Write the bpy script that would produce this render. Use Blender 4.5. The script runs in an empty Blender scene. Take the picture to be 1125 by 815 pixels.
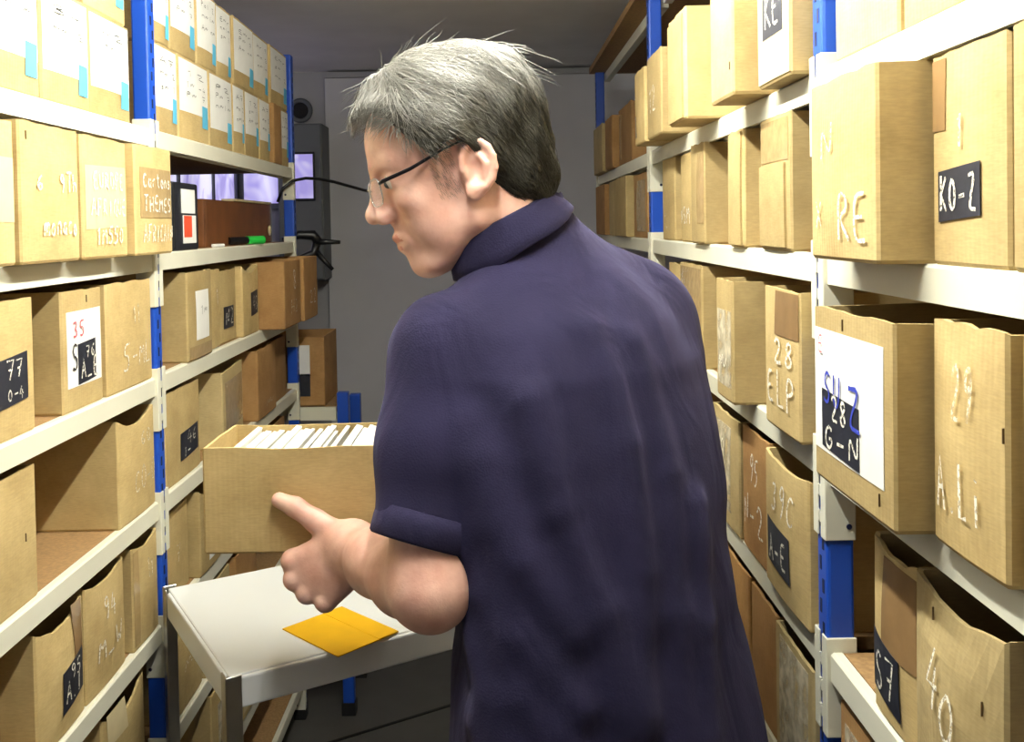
import bpy, bmesh, math, random
import numpy as np
from mathutils import Vector, Matrix
random.seed(7)
S = bpy.context.scene
COL = S.collection
R = math.radians

# ------------------------------------------------------------------ camera
IMW, IMH, FPX = 1125.0, 815.0, 1050.0
cam_d = bpy.data.cameras.new('camera')
cam = bpy.data.objects.new('camera', cam_d); COL.objects.link(cam)
cam_d.sensor_fit = 'HORIZONTAL'; cam_d.sensor_width = 36.0
cam_d.lens = FPX / IMW * 36.0
cam_d.clip_start = 0.02
cam.location = (0, 0, 1.52)
PITCH, ROLL = R(1.3), R(1.0)
cam.matrix_world = Matrix.Translation((0, 0, 1.52)) @ Matrix.Rotation(math.pi/2 - PITCH, 4, 'X') @ Matrix.Rotation(-ROLL, 4, 'Z')
cam_d.shift_x, cam_d.shift_y = 0.0143, -0.1215
S.camera = cam

# ------------------------------------------------------------------ world, lights, exposure
S.view_settings.view_transform = 'Standard'
S.view_settings.look = 'None'
S.view_settings.gamma = 1.0
S.view_settings.use_curve_mapping = False
S.view_settings.exposure = 0.42
W = bpy.data.worlds.new('world'); S.world = W; W.use_nodes = True
W.node_tree.nodes['Background'].inputs[0].default_value = (.9, .92, 1, 1)
W.node_tree.nodes['Background'].inputs[1].default_value = 0.09
LAMP = (-0.03, 1.08, 2.1)

def area_light(name, loc, sx, sy, power, col=(1, .97, .84)):
    d = bpy.data.lights.new(name, 'AREA'); d.shape = 'RECTANGLE'; d.size = sx; d.size_y = sy
    d.energy = power; d.color = col
    o = bpy.data.objects.new(name, d); COL.objects.link(o); o.location = loc
    return o


# ------------------------------------------------------------------ materials
MATS = {}
def new_mat(name):
    m = bpy.data.materials.new(name); m.use_nodes = True
    nt = m.node_tree; b = nt.nodes['Principled BSDF']
    MATS[name] = m
    return m, nt, b

def lin(c):
    f = lambda v: v/12.92 if v <= .04045 else ((v+.055)/1.055)**2.4
    return tuple(f(v/255.0) for v in c) + (1.0,)

def mat(name, col, rough=.6, metal=0., var=.0, scale=20., bump=0., bscale=200., spec=None, noise_detail=4):
    """plain procedural: noise-varied colour plus fine bump"""
    m, nt, b = new_mat(name)
    c = lin(col)
    b.inputs['Roughness'].default_value = rough; b.inputs['Metallic'].default_value = metal
    if spec is not None: b.inputs['Specular IOR Level'].default_value = spec
    tc = nt.nodes.new('ShaderNodeTexCoord')
    n = nt.nodes.new('ShaderNodeTexNoise'); n.inputs['Scale'].default_value = scale; n.inputs['Detail'].default_value = noise_detail
    nt.links.new(tc.outputs['Object'], n.inputs['Vector'])
    r = nt.nodes.new('ShaderNodeValToRGB')
    r.color_ramp.elements[0].position = .3; r.color_ramp.elements[1].position = .7
    r.color_ramp.elements[0].color = tuple(v*(1-var) for v in c[:3]) + (1,)
    r.color_ramp.elements[1].color = tuple(min(1, v*(1+var)) for v in c[:3]) + (1,)
    nt.links.new(n.outputs['Fac'], r.inputs['Fac']); nt.links.new(r.outputs['Color'], b.inputs['Base Color'])
    if bump > 0:
        n2 = nt.nodes.new('ShaderNodeTexNoise'); n2.inputs['Scale'].default_value = bscale; n2.inputs['Detail'].default_value = 3
        nt.links.new(tc.outputs['Object'], n2.inputs['Vector'])
        bp = nt.nodes.new('ShaderNodeBump'); bp.inputs['Strength'].default_value = bump; bp.inputs['Distance'].default_value = .002
        nt.links.new(n2.outputs['Fac'], bp.inputs['Height']); nt.links.new(bp.outputs['Normal'], b.inputs['Normal'])
    return m

def cardboard(name, c0, c1):
    m, nt, b = new_mat(name)
    b.inputs['Roughness'].default_value = .75; b.inputs['Specular IOR Level'].default_value = .25
    L = nt.links.new; N = nt.nodes.new
    tc = N('ShaderNodeTexCoord'); oi = N('ShaderNodeObjectInfo')
    add = N('ShaderNodeVectorMath'); add.operation = 'ADD'
    L(tc.outputs['Object'], add.inputs[0])
    sc = N('ShaderNodeVectorMath'); sc.operation = 'SCALE'; sc.inputs[0].default_value = (3, 5, 7)
    L(oi.outputs['Random'], sc.inputs['Scale']); L(sc.outputs[0], add.inputs[1])
    n = N('ShaderNodeTexNoise'); n.inputs['Scale'].default_value = 14; n.inputs['Detail'].default_value = 6; n.inputs['Roughness'].default_value = .65
    L(add.outputs[0], n.inputs['Vector'])
    r = N('ShaderNodeValToRGB'); r.color_ramp.elements[0].position = .25; r.color_ramp.elements[1].position = .75
    r.color_ramp.elements[0].color = lin(c0); r.color_ramp.elements[1].color = lin(c1)
    L(n.outputs['Fac'], r.inputs['Fac'])
    # each box is a little paler or darker board
    hs = N('ShaderNodeHueSaturation')
    mr = N('ShaderNodeMapRange'); mr.inputs['To Min'].default_value = .82; mr.inputs['To Max'].default_value = 1.16
    L(oi.outputs['Random'], mr.inputs['Value']); L(mr.outputs[0], hs.inputs['Value']); L(r.outputs['Color'], hs.inputs['Color'])
    # fibres
    mp = N('ShaderNodeMapping'); mp.inputs['Scale'].default_value = (90, 90, 600)
    L(add.outputs[0], mp.inputs['Vector'])
    n2 = N('ShaderNodeTexNoise'); n2.inputs['Scale'].default_value = 1; n2.inputs['Detail'].default_value = 2
    L(mp.outputs[0], n2.inputs['Vector'])
    mx = N('ShaderNodeMix'); mx.data_type = 'RGBA'; mx.blend_type = 'OVERLAY'; mx.inputs['Factor'].default_value = .18
    L(hs.outputs['Color'], mx.inputs[6]); L(n2.outputs['Fac'], mx.inputs[7]); L(mx.outputs[2], b.inputs['Base Color'])
    # corrugation relief
    wv = N('ShaderNodeTexWave'); wv.inputs['Scale'].default_value = 45; wv.bands_direction = 'X'; wv.inputs['Distortion'].default_value = .6
    L(tc.outputs['Object'], wv.inputs['Vector'])
    ad = N('ShaderNodeMath'); ad.operation = 'MULTIPLY_ADD'; ad.inputs[1].default_value = 3.0
    L(n.outputs['Fac'], ad.inputs[0]); L(wv.outputs['Fac'], ad.inputs[2])
    bp = N('ShaderNodeBump'); bp.inputs['Strength'].default_value = .07; bp.inputs['Distance'].default_value = .002
    L(ad.outputs[0], bp.inputs['Height']); L(bp.outputs['Normal'], b.inputs['Normal'])
    return m

def worn(name, col, dens, rough=.9, scale=260.):
    """chalk, pen or peeling paper: colour broken up by noise transparency"""
    m, nt, b = new_mat(name)
    b.inputs['Base Color'].default_value = lin(col); b.inputs['Roughness'].default_value = rough
    tc = nt.nodes.new('ShaderNodeTexCoord')
    n = nt.nodes.new('ShaderNodeTexNoise'); n.inputs['Scale'].default_value = scale; n.inputs['Detail'].default_value = 3
    nt.links.new(tc.outputs['Object'], n.inputs['Vector'])
    r = nt.nodes.new('ShaderNodeValToRGB')
    r.color_ramp.elements[0].position = max(0, .62-dens*.55); r.color_ramp.elements[0].color = (.12, .12, .12, 1)
    r.color_ramp.elements[1].position = max(.02, .78-dens*.55); r.color_ramp.elements[1].color = (1, 1, 1, 1)
    nt.links.new(n.outputs['Fac'], r.inputs['Fac']); nt.links.new(r.outputs['Color'], b.inputs['Alpha'])
    return m

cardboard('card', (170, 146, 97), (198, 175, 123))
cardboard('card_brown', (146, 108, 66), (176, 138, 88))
cardboard('card_grey', (165, 145, 100), (192, 172, 125))
mat('cream', (226, 224, 204), .45, var=.04, scale=8, bump=.05)
mat('blue', (28, 78, 186), .38, var=.06, scale=10)
mat('slot_dark', (14, 22, 60), .7)
mat('chip', (158, 124, 80), .8, var=.22, scale=160, bump=.2, bscale=300)
mat('paper', (236, 236, 230), .8, var=.03, scale=30)
mat('paper_old', (204, 188, 146), .8, var=.06, scale=30)
mat('cyan', (96, 190, 226), .7, var=.05)
mat('blackboard', (34, 36, 46), .55, var=.25, scale=60)
mat('tape', (146, 116, 78), .22, var=.1, scale=30, spec=.6)
mat('tape_clear', (176, 150, 104), .14, var=.12, scale=60, bump=.6, bscale=60, spec=.7)
worn('chalk', (238, 234, 218), .48)
worn('chalk_faint', (232, 222, 192), .36)
worn('scrape', (222, 212, 184), .4, scale=34)
sr_ = [n_ for n_ in MATS['scrape'].node_tree.nodes if n_.type == 'VALTORGB'][0].color_ramp
sr_.elements[0].position = .34; sr_.elements[0].color = (0, 0, 0, 1); sr_.elements[1].position = .66; sr_.elements[1].color = (.85, .85, .85, 1)
worn('pen_black', (26, 26, 32), .95); worn('pen_red', (206, 96, 104), .7); worn('pen_blue', (44, 60, 170), .95)
mat('staple', (110, 92, 66), .4, metal=.6)
mat('wall_grey', (196, 196, 198), .9, var=.04, scale=6, bump=.15, bscale=90)
mat('panel_grey', (232, 232, 236), .85, var=.03, scale=5, bump=.12, bscale=120)
mat('ceiling_grey', (236, 235, 230), .95, var=.05, scale=5, bump=.2, bscale=80)
mat('floor_rubber', (74, 72, 68), .7, var=.1, scale=12, bump=.5, bscale=350)
mat('laminate', (238, 242, 242), .35, var=.01, scale=6)
mat('steel', (196, 194, 188), .32, metal=1.0, var=.05)
mat('rubber', (22, 22, 24), .7)
mat('yellow', (246, 190, 8), .6, var=.04, scale=25)
mat('cabinet_grey', (112, 116, 118), .6, var=.05, scale=8)
mat('white_enamel', (235, 235, 228), .5)
mat('wood_brown', (112, 66, 28), .55, var=.22, scale=14)
mat('green', (40, 190, 70), .4); mat('black_plastic', (16, 17, 20), .4); mat('orange_red', (232, 84, 52), .6, var=.12, scale=40)
mat('binder_black', (24, 26, 34), .4)
m, nt, b = new_mat('tube'); b.inputs['Base Color'].default_value = (1, 1, .95, 1); b.inputs['Emission Color'].default_value = (1, .985, .89, 1); b.inputs['Emission Strength'].default_value = 185
m, nt, b = new_mat('lilac_plastic'); b.inputs['Base Color'].default_value = lin((186, 178, 226)); b.inputs['Roughness'].default_value = .12; b.inputs['Transmission Weight'].default_value = .25
m, nt, b = new_mat('lilac_window')
b.inputs['Roughness'].default_value = .1
tc = nt.nodes.new('ShaderNodeTexCoord'); n = nt.nodes.new('ShaderNodeTexNoise'); n.inputs['Scale'].default_value = 7; n.inputs['Detail'].default_value = 2; n.inputs['Distortion'].default_value = .6
nt.links.new(tc.outputs['Object'], n.inputs['Vector'])
r = nt.nodes.new('ShaderNodeValToRGB'); r.color_ramp.elements[0].position = .38; r.color_ramp.elements[0].color = lin((150, 140, 200)); r.color_ramp.elements[1].position = .62; r.color_ramp.elements[1].color = lin((225, 222, 250))
nt.links.new(n.outputs['Fac'], r.inputs['Fac']); nt.links.new(r.outputs['Color'], b.inputs['Base Color'])
nt.links.new(r.outputs['Color'], b.inputs['Emission Color']); b.inputs['Emission Strength'].default_value = .75

# ------------------------------------------------------------------ builders
def link(o, parent=None):
    COL.objects.link(o)
    if parent is not None: o.parent = parent
    return o

def me_obj(name, verts, faces, material, parent=None, smooth=False, loc=None, rot=None):
    me = bpy.data.meshes.new(name); me.from_pydata([tuple(v) for v in verts], [], faces)
    me.update()
    if material: me.materials.append(MATS[material] if isinstance(material, str) else material)
    if smooth:
        me.polygons.foreach_set('use_smooth', [True]*len(me.polygons))
    o = bpy.data.objects.new(name, me); link(o, parent)
    if loc is not None: o.location = loc
    if rot is not None: o.rotation_euler = rot
    return o

def tag(o, label, cat, group=None):
    o['label'] = label; o['category'] = cat
    if group: o['group'] = group
    return o

def empty(name, loc, rz=0, label=None, cat=None, group=None):
    o = bpy.data.objects.new(name, None); o.location = loc; o.rotation_euler = (0, 0, rz); o.empty_display_size = .05
    COL.objects.link(o)
    if label: tag(o, label, cat, group)
    return o

def bbox_bm(bm, x0, x1, y0, y1, z0, z1, bevel=0., seg=2):
    mtx = Matrix.Translation(((x0+x1)/2, (y0+y1)/2, (z0+z1)/2)) @ Matrix.Diagonal((x1-x0, y1-y0, z1-z0, 1))
    r = bmesh.ops.create_cube(bm, size=1, matrix=mtx)
    if bevel > 0:
        es = list({e for v in r['verts'] for e in v.link_edges})
        bmesh.ops.bevel(bm, geom=es, offset=bevel, segments=seg, affect='EDGES', profile=.5)

def bm_obj(name, bm, material, parent=None, loc=None, rot=None, smooth=False):
    me = bpy.data.meshes.new(name); bm.to_mesh(me); bm.free()
    me.materials.append(MATS[material])
    if smooth: me.polygons.foreach_set('use_smooth', [True]*len(me.polygons))
    o = bpy.data.objects.new(name, me); link(o, parent)
    if loc is not None: o.location = loc
    if rot is not None: o.rotation_euler = rot
    return o

def box(name, x0, x1, y0, y1, z0, z1, material, parent=None, bevel=0., seg=2, loc=None, rot=None):
    bm = bmesh.new(); bbox_bm(bm, x0, x1, y0, y1, z0, z1, bevel, seg)
    return bm_obj(name, bm, material, parent, loc, rot)

def tube(name, pts, rad, material, parent=None, n=8, closed=False, rads=None):
    pts = [Vector(p) for p in pts]; V = []; Fc = []
    m = len(pts); up = None
    for i, p in enumerate(pts):
        a = pts[(i-1) % m] if (i > 0 or closed) else p
        c = pts[(i+1) % m] if (i < m-1 or closed) else p
        t = (c-a).normalized()
        if up is None: up = t.orthogonal().normalized()
        up = (up - t*up.dot(t)).normalized(); s = t.cross(up)
        rr = rads[i] if rads else rad
        for k in range(n):
            an = 2*math.pi*k/n; V.append(p + up*math.cos(an)*rr + s*math.sin(an)*rr)
    for i in range(m if closed else m-1):
        j = (i+1) % m
        for k in range(n):
            l = (k+1) % n
            Fc.append((i*n+k, i*n+l, j*n+l, j*n+k))
    if not closed:
        Fc.append(tuple(range(n-1, -1, -1))); Fc.append(tuple((m-1)*n+k for k in range(n)))
    return me_obj(name, V, Fc, material, parent, smooth=True)

def struct(o): o['kind'] = 'structure'; return o

# ------------------------------------------------------------------ room shell
XW_L, XW_R, YB, YF, ZC = -1.16, .93, 4.25, -1.7, 2.21
struct(box('floor', XW_L-.1, XW_R+.1, YF-.1, YB+.1, -.1, 0, 'floor_rubber'))
struct(box('ceiling', XW_L-.1, XW_R+.1, YF-.1, YB+.1, ZC, ZC+.1, 'ceiling_grey'))
struct(box('wall_left', XW_L-.1, XW_L, YF, YB, 0, ZC, 'wall_grey'))
struct(box('wall_right', XW_R, XW_R+.1, YF, YB, 0, ZC, 'wall_grey'))
struct(box('wall_back', XW_L-.1, XW_R+.1, YB, YB+.1, 0, ZC, 'wall_grey'))
struct(box('trim_1', -.745, .93, YB-.05, YB-.002, 0, 2.175, 'panel_grey', bevel=.004))
struct(box('trim_2', -.745, .93, YB-.045, YB, 2.178, 2.2, 'wall_grey'))

# ------------------------------------------------------------------ shelving racks
SH = [1.705, 1.48, 1.255, 1.03, .805, .58, .355, .13]
SHR = [1.69, 1.48, 1.255, 1.03, .805, .58, .355, .13]
BEAMH = .033

def beam_profile_obj(name, side, face, y0, y1, top, parent, material='cream'):
    # step beam section, extruded along Y; s points from the aisle into the rack
    s = -1 if side == 'L' else 1
    pr = [(0, -BEAMH), (0, -.003), (.003, 0), (.013, 0), (.013, -.016), (.034, -.016), (.034, -BEAMH), (.028, -BEAMH), (.028, -.022), (.006, -.022), (.006, -BEAMH)]
    V = [(face+s*p[0], y, top+p[1]) for y in (y0, y1) for p in pr]
    n = len(pr)
    F = [(i, (i+1) % n, n+(i+1) % n, n+i) for i in range(n)]
    F += [tuple(range(n)), tuple(range(2*n-1, n-1, -1))]
    o = me_obj(name, V, F, material, parent)
    bm = bmesh.new(); bm.from_mesh(o.data); bmesh.ops.recalc_face_normals(bm, faces=bm.faces); bm.to_mesh(o.data); bm.free()
    return o

def rack(side, face, posts, shelves, ztop, depth, label):
    s = -1 if side == 'L' else 1
    root = empty('shelving_rack', (face+s*depth/2, posts[0], 0), 0, label, 'shelving')
    root_inv = Matrix.Translation(root.location).inverted()
    def par(o):
        o.parent = root; o.matrix_parent_inverse = root_inv; return o
    PW = .034
    for i, yp in enumerate(posts):
        for xf, front in ((face, True), (face+s*(depth-.032), False)):
            x0, x1 = sorted((xf, xf+s*.031))
            p = par(box('upright_post', x0, x1, yp-PW/2, yp+PW/2, 0, ztop, 'blue', None, bevel=.004))
            foot = box('foot', x0-.003, x1+.003, yp-PW/2-.003, yp+PW/2+.003, .0005, .045, 'rubber', p, bevel=.003)
            if front and 0 < i or (front and side == 'R'):
                sl = None
                z = .2
                while z < ztop-.06:
                    if sl is None:
                        xx0, xx1 = sorted((xf-s*.0006, xf+s*.001))
                        sl = box('slot', xx0-xf, xx1-xf, -.0028, .0028, -.008, .008, 'slot_dark', p); o = sl
                    else:
                        o = sl.copy(); COL.objects.link(o); o.parent = p
                    o.location = (xf, yp+(.004 if int(round(z*1000/25)) % 2 else -.004), z)
                    z += .025
    for bi in range(len(posts)-1):
        y0, y1 = posts[bi]+PW/2, posts[bi+1]-PW/2
        for zi, zt in enumerate(shelves):
            bmn = par(beam_profile_obj('beam', side, face+s*.002, y0+.002, y1-.002, zt, None))
            par(beam_profile_obj('beam', 'R' if side == 'L' else 'L', face+s*(depth-.002), y0+.002, y1-.002, zt, None))
            x0, x1 = sorted((face+s*.0165, face+s*(depth-.0165)))
            par(box('shelf_board', x0, x1, y0+.004, y1-.004, zt-.0155, zt-.0005, 'chip', None))
            for ye, sg in ((y0, -1), (y1, 1)):
                # connector: plate on the side of the post and a strip on its aisle face, hooked into the slots
                yin = ye
                bm = bmesh.new()
                xa, xb = sorted((face-s*.0028, face+s*.032))
                a, b_ = sorted((yin-sg*.0032, yin-sg*.0002))
                bbox_bm(bm, xa, xb, a, b_, zt-.098, zt+.016, .001, 1)
                c, d = sorted((yin-sg*.003, yin+sg*.0125))
                xc, xd = sorted((face-s*.003, face-s*.0006))
                bbox_bm(bm, xc, xd, c, d, zt-.098, zt+.016, .0008, 1)
                for q in (-.075, -.045, -.015):
                    e, f = sorted((yin+sg*.0115, yin+sg*.0155))
                    bbox_bm(bm, xc, xd, e, f, zt+q-.006, zt+q+.006)
                cn = bm_obj('connector', bm, 'cream', bmn)
                hx = face+s*.024
                if sg < 0 and ye > .9:
                    pass
                bm = bmesh.new()
                bmesh.ops.create_cone(bm, cap_ends=True, segments=10, radius1=.0032, radius2=.0032, depth=.0016,
                                      matrix=Matrix.Translation((hx, (yin-sg*.0035), zt-.082)) @ Matrix.Rotation(math.pi/2, 4, 'X'))
                bm_obj('bolt_hole', bm, 'slot_dark', bmn)
    return root, par

FL, FR, DEP = -.62, .367, .52
rl, par_l = rack('L', FL, [.54, 1.74, 2.94], SH, 2.05, DEP, 'tall rack with blue posts and cream beams along the left of the aisle')
rr, par_r = rack('R', FR, [-.11, 1.09, 2.29, 3.49], SHR, 2.12, DEP, 'tall rack with blue posts and cream beams along the right of the aisle')
for y0, y1 in ((-.09, 1.07), (1.11, 2.27), (2.31, 3.51)):
    par_r(box('top_board', FR-.02, FR+DEP, y0, y1, 2.065, 2.085, 'chip', None))
    for xx in (FR+.035, FR+DEP-.06):
        par_r(box('top_rail', xx, xx+.02, y0-.0, y1, 2.035, 2.064, 'cream', None))

# ------------------------------------------------------------------ handwriting strokes
G = {
 'A': [[(0, 0), (.45, 1), (.95, 0)], [(.2, .4), (.8, .42)]], 'B': [[(.1, 0), (.1, 1), (.7, .9), (.7, .6), (.1, .5), (.85, .35), (.8, .05), (.1, 0)]],
 'C': [[(.9, .85), (.5, 1), (.1, .6), (.15, .2), (.5, 0), (.9, .15)]], 'E': [[(.85, 1), (.15, .97), (.1, 0), (.9, .03)], [(.1, .5), (.7, .52)]],
 'F': [[(.85, 1), (.15, .97), (.1, 0)], [(.1, .5), (.7, .52)]], 'G': [[(.9, .85), (.5, 1), (.1, .6), (.15, .15), (.55, 0), (.9, .25), (.9, .45), (.55, .45)]],
 'H': [[(.1, 1), (.1, 0)], [(.85, 1), (.85, 0)], [(.1, .5), (.85, .52)]], 'I': [[(.5, 1), (.48, 0)]],
 'K': [[(.15, 1), (.12, 0)], [(.85, .95), (.15, .45), (.9, 0)]], 'L': [[(.2, 1), (.15, 0), (.85, .04)]],
 'M': [[(.02, 0), (.15, 1), (.5, .4), (.85, 1), (.98, 0)]], 'N': [[(.1, 0), (.12, 1), (.85, .02), (.9, 1)]],
 'O': [[(.5, 1), (.12, .75), (.1, .25), (.5, 0), (.88, .25), (.88, .75), (.5, 1)]], 'P': [[(.15, 0), (.15, 1), (.75, .92), (.8, .6), (.15, .48)]],
 'Q': [[(.5, 1), (.12, .75), (.1, .25), (.5, 0), (.88, .25), (.88, .75), (.5, 1)], [(.6, .25), (.95, -.1)]],
 'R': [[(.12, 0), (.15, 1), (.75, .92), (.8, .62), (.15, .48), (.9, 0)]], 'S': [[(.85, .88), (.5, 1), (.15, .8), (.25, .55), (.75, .45), (.88, .2), (.5, 0), (.1, .12)]],
 'T': [[(.05, .97), (.95, 1)], [(.5, .98), (.48, 0)]], 'U': [[(.12, 1), (.12, .25), (.5, 0), (.88, .25), (.88, 1)]], 'V': [[(.05, 1), (.5, 0), (.95, 1)]],
 'W': [[(.02, 1), (.25, 0), (.5, .6), (.75, 0), (.98, 1)]], 'Z': [[(.1, .95), (.9, 1), (.1, .03), (.92, 0)]], 'X': [[(.1, 1), (.9, 0)], [(.9, 1), (.1, 0)]],
 'a': [[(.8, .5), (.3, .55), (.15, .2), (.5, 0), (.8, .4), (.85, 0)]], 'c': [[(.85, .5), (.4, .55), (.15, .25), (.45, 0), (.85, .1)]], 'h': [[(.15, 1), (.15, 0)], [(.15, .4), (.6, .55), (.8, .3), (.8, 0)]],
 'i': [[(.5, .55), (.5, 0)], [(.48, .78), (.53, .82)]], 'm': [[(.05, 0), (.08, .5)], [(.08, .4), (.3, .55), (.45, .4), (.48, 0)], [(.48, .4), (.7, .55), (.9, .4), (.92, 0)]],
 'n': [[(.12, 0), (.12, .5)], [(.12, .4), (.5, .56), (.8, .4), (.82, 0)]], 'o': [[(.5, .55), (.15, .35), (.3, .02), (.7, .04), (.85, .35), (.5, .55)]], 'r': [[(.2, 0), (.2, .5)], [(.2, .35), (.5, .55), (.8, .5)]],
 's': [[(.8, .5), (.4, .55), (.25, .4), (.75, .2), (.6, 0), (.15, .05)]], 't': [[(.45, .9), (.45, .1), (.75, 0)], [(.15, .6), (.8, .62)]], 'e': [[(.15, .3), (.8, .32), (.7, .52), (.3, .5), (.15, .2), (.45, 0), (.85, .1)]],
 'l': [[(.5, 1), (.45, 0)]],
 '0': [[(.5, 1), (.12, .7), (.12, .25), (.5, 0), (.85, .3), (.85, .75), (.5, 1)]], '1': [[(.3, .8), (.6, 1), (.55, 0)]], '2': [[(.12, .75), (.4, 1), (.8, .8), (.7, .5), (.1, .02), (.95, .05)]],
 '3': [[(.15, .9), (.6, 1), (.8, .75), (.4, .53), (.85, .3), (.6, 0), (.1, .1)]], '4': [[(.5, 1), (.08, .35), (.95, .38)], [(.7, .7), (.65, -.05)]], '5': [[(.9, 1), (.25, .97), (.2, .55), (.65, .6), (.88, .3), (.55, 0), (.1, .08)]],
 '6': [[(.8, .95), (.3, .7), (.12, .3), (.45, 0), (.85, .2), (.6, .48), (.15, .3)]], '7': [[(.08, .97), (.92, 1), (.4, 0)], [(.25, .5), (.75, .52)]], '8': [[(.5, .53), (.18, .78), (.5, 1), (.82, .78), (.5, .53), (.1, .25), (.5, 0), (.9, .25), (.5, .53)]],
 '9': [[(.8, .7), (.45, .5), (.15, .75), (.5, 1), (.82, .8), (.75, .3), (.5, 0)]], '-': [[(.1, .42), (.85, .46)]], '_': [[(.05, .05), (.9, .08)]], '.': [[(.4, .0), (.55, .06)]], ',': [[(.55, .08), (.4, -.15)]], ' ': [],
 '~': [[(0, .2), (.2, .8), (.35, .3), (.55, .9), (.7, .25), (1, .7)]], '/': [[(.1, 0), (.9, 1)]]}

def smooth_poly(p, it=2):
    for _ in range(it):
        q = [p[0]]
        for a, b in zip(p, p[1:]):
            q += [(a[0]*.75+b[0]*.25, a[1]*.75+b[1]*.25), (a[0]*.25+b[0]*.75, a[1]*.25+b[1]*.75)]
        q.append(p[-1]); p = q
    return p

def text_mesh(txt, u0, v0, u1, v1, th, surf, rnd):
    """flat pen strokes on the surface given by surf(u,v) -> local point"""
    V, F = [], []
    n = max(1, len(txt)); cw = (u1-u0)/n
    for i, ch in enumerate(txt):
        jx, jy, js = rnd.uniform(-.04, .04)*cw, rnd.uniform(-.05, .05)*(v1-v0), rnd.uniform(.9, 1.08)
        slant = rnd.uniform(-.02, .12)
        for st in G.get(ch, G['~']):
            pts = smooth_poly(st, 2 if len(st) > 3 else 0)
            pts = [(u0+cw*(i+.1+.78*(x*js+slant*y*.3))+jx, v0+(v1-v0)*y*js+jy) for x, y in pts]
            base = len(V); m = len(pts)
            for k, p in enumerate(pts):
                a = pts[max(0, k-1)]; b = pts[min(m-1, k+1)]
                dx, dy = b[0]-a[0], b[1]-a[1]; L = math.hypot(dx, dy) or 1
                t = th*.5*rnd.uniform(.8, 1.2)
                V.append(surf(p[0]-dy/L*t, p[1]+dx/L*t)); V.append(surf(p[0]+dy/L*t, p[1]-dx/L*t))
            for k in range(m-1):
                F.append((base+2*k, base+2*k+1, base+2*k+3, base+2*k+2))
    return V, F

# ------------------------------------------------------------------ cardboard boxes
def box_shell(w, d, h, bulge, dip, wall, rnd, lean=0.):
    """open-top carton: rounded outline lofted upward, front face in plane y=0 facing -y"""
    def ring(zf, inset):
        hw = w/2-inset; rad = max(.0015, .0026-inset)
        pts = []
        bl = bulge*math.sin(math.pi*min(1, max(0, zf*.85+.12)))
        nx, ny = 8, 4
        y0, y1 = inset, d-inset
        def fy(x): return y0-bl*(1-(x/(w/2))**2)
        for k in range(nx+1):
            x = -hw+rad+(2*hw-2*rad)*k/nx; pts.append((x, fy(x)))
        for k in range(ny+1): pts.append((hw+bl*.35*math.sin(math.pi*k/ny), y0+rad+(y1-y0-2*rad)*k/ny))
        for k in range(nx+1): pts.append((hw-rad-(2*hw-2*rad)*k/nx, y1))
        for k in range(ny+1): pts.append((-hw-bl*.35*math.sin(math.pi*k/ny), y1-rad-(y1-y0-2*rad)*k/ny))
        return pts
    levels = [0, .02, .25, .5, .75, 1]
    V, F = [], []; n = None
    def top_z(x, y):
        f = max(0, 1-y/(d*.5))
        return -dip*(1-(x/(w/2))**2)*f
    nz = [rnd.uniform(-.0015, .0015) for _ in range(64)]
    for li, zf in enumerate(levels):
        r = ring(zf, .002 if zf == 0 else 0); n = len(r)
        for k, (x, y) in enumerate(r):
            V.append((x+lean*zf*h, y, zf*h+(top_z(x, y)+nz[k % 64] if zf == 1 else (top_z(x, y)*.4 if zf == .75 else 0))))
    for zf in (1, .5, .03):
        r = ring(zf, wall)
        for k, (x, y) in enumerate(r):
            V.append((x+lean*zf*h, y, zf*h+(top_z(x, y)+nz[k % 64] if zf == 1 else 0)))
    m = len(V)//n
    for i in range(m-1):
        for k in range(n):
            l = (k+1) % n; F.append((i*n+k, i*n+l, (i+1)*n+l, (i+1)*n+k))
    F.append(tuple(range(n-1, -1, -1))); F.append(tuple((m-1)*n+k for k in range(n)))
    def fy(x, z):
        zf = z/h
        bl = bulge*math.sin(math.pi*min(1, max(0, zf*.85+.12)))
        return -bl*(1-min(1, abs(x)/(w/2))**2)
    return V, F, fy

NBOX = [0]
def cbox(side, zt, y0, y1, X, h, label, deco=(), depth=.35, bulge=.004, dip=0., card='card', yaw=0., group=None, lean=0., name='archive_box'):
    NBOX[0] += 1
    rnd = random.Random(NBOX[0]*13+5)
    w = y1-y0-.004
    s = 1 if side == 'L' else -1
    root = empty(name, (X, (y0+y1)/2, zt), s*math.pi/2+R(yaw), label, 'box', group)
    V, F, fy = box_shell(w, depth, h, bulge, dip, .004, rnd, lean)
    body = me_obj('carton', V, F, card, root)
    dress(root, w, h, fy, deco, rnd, lean, depth)
    return root

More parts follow.
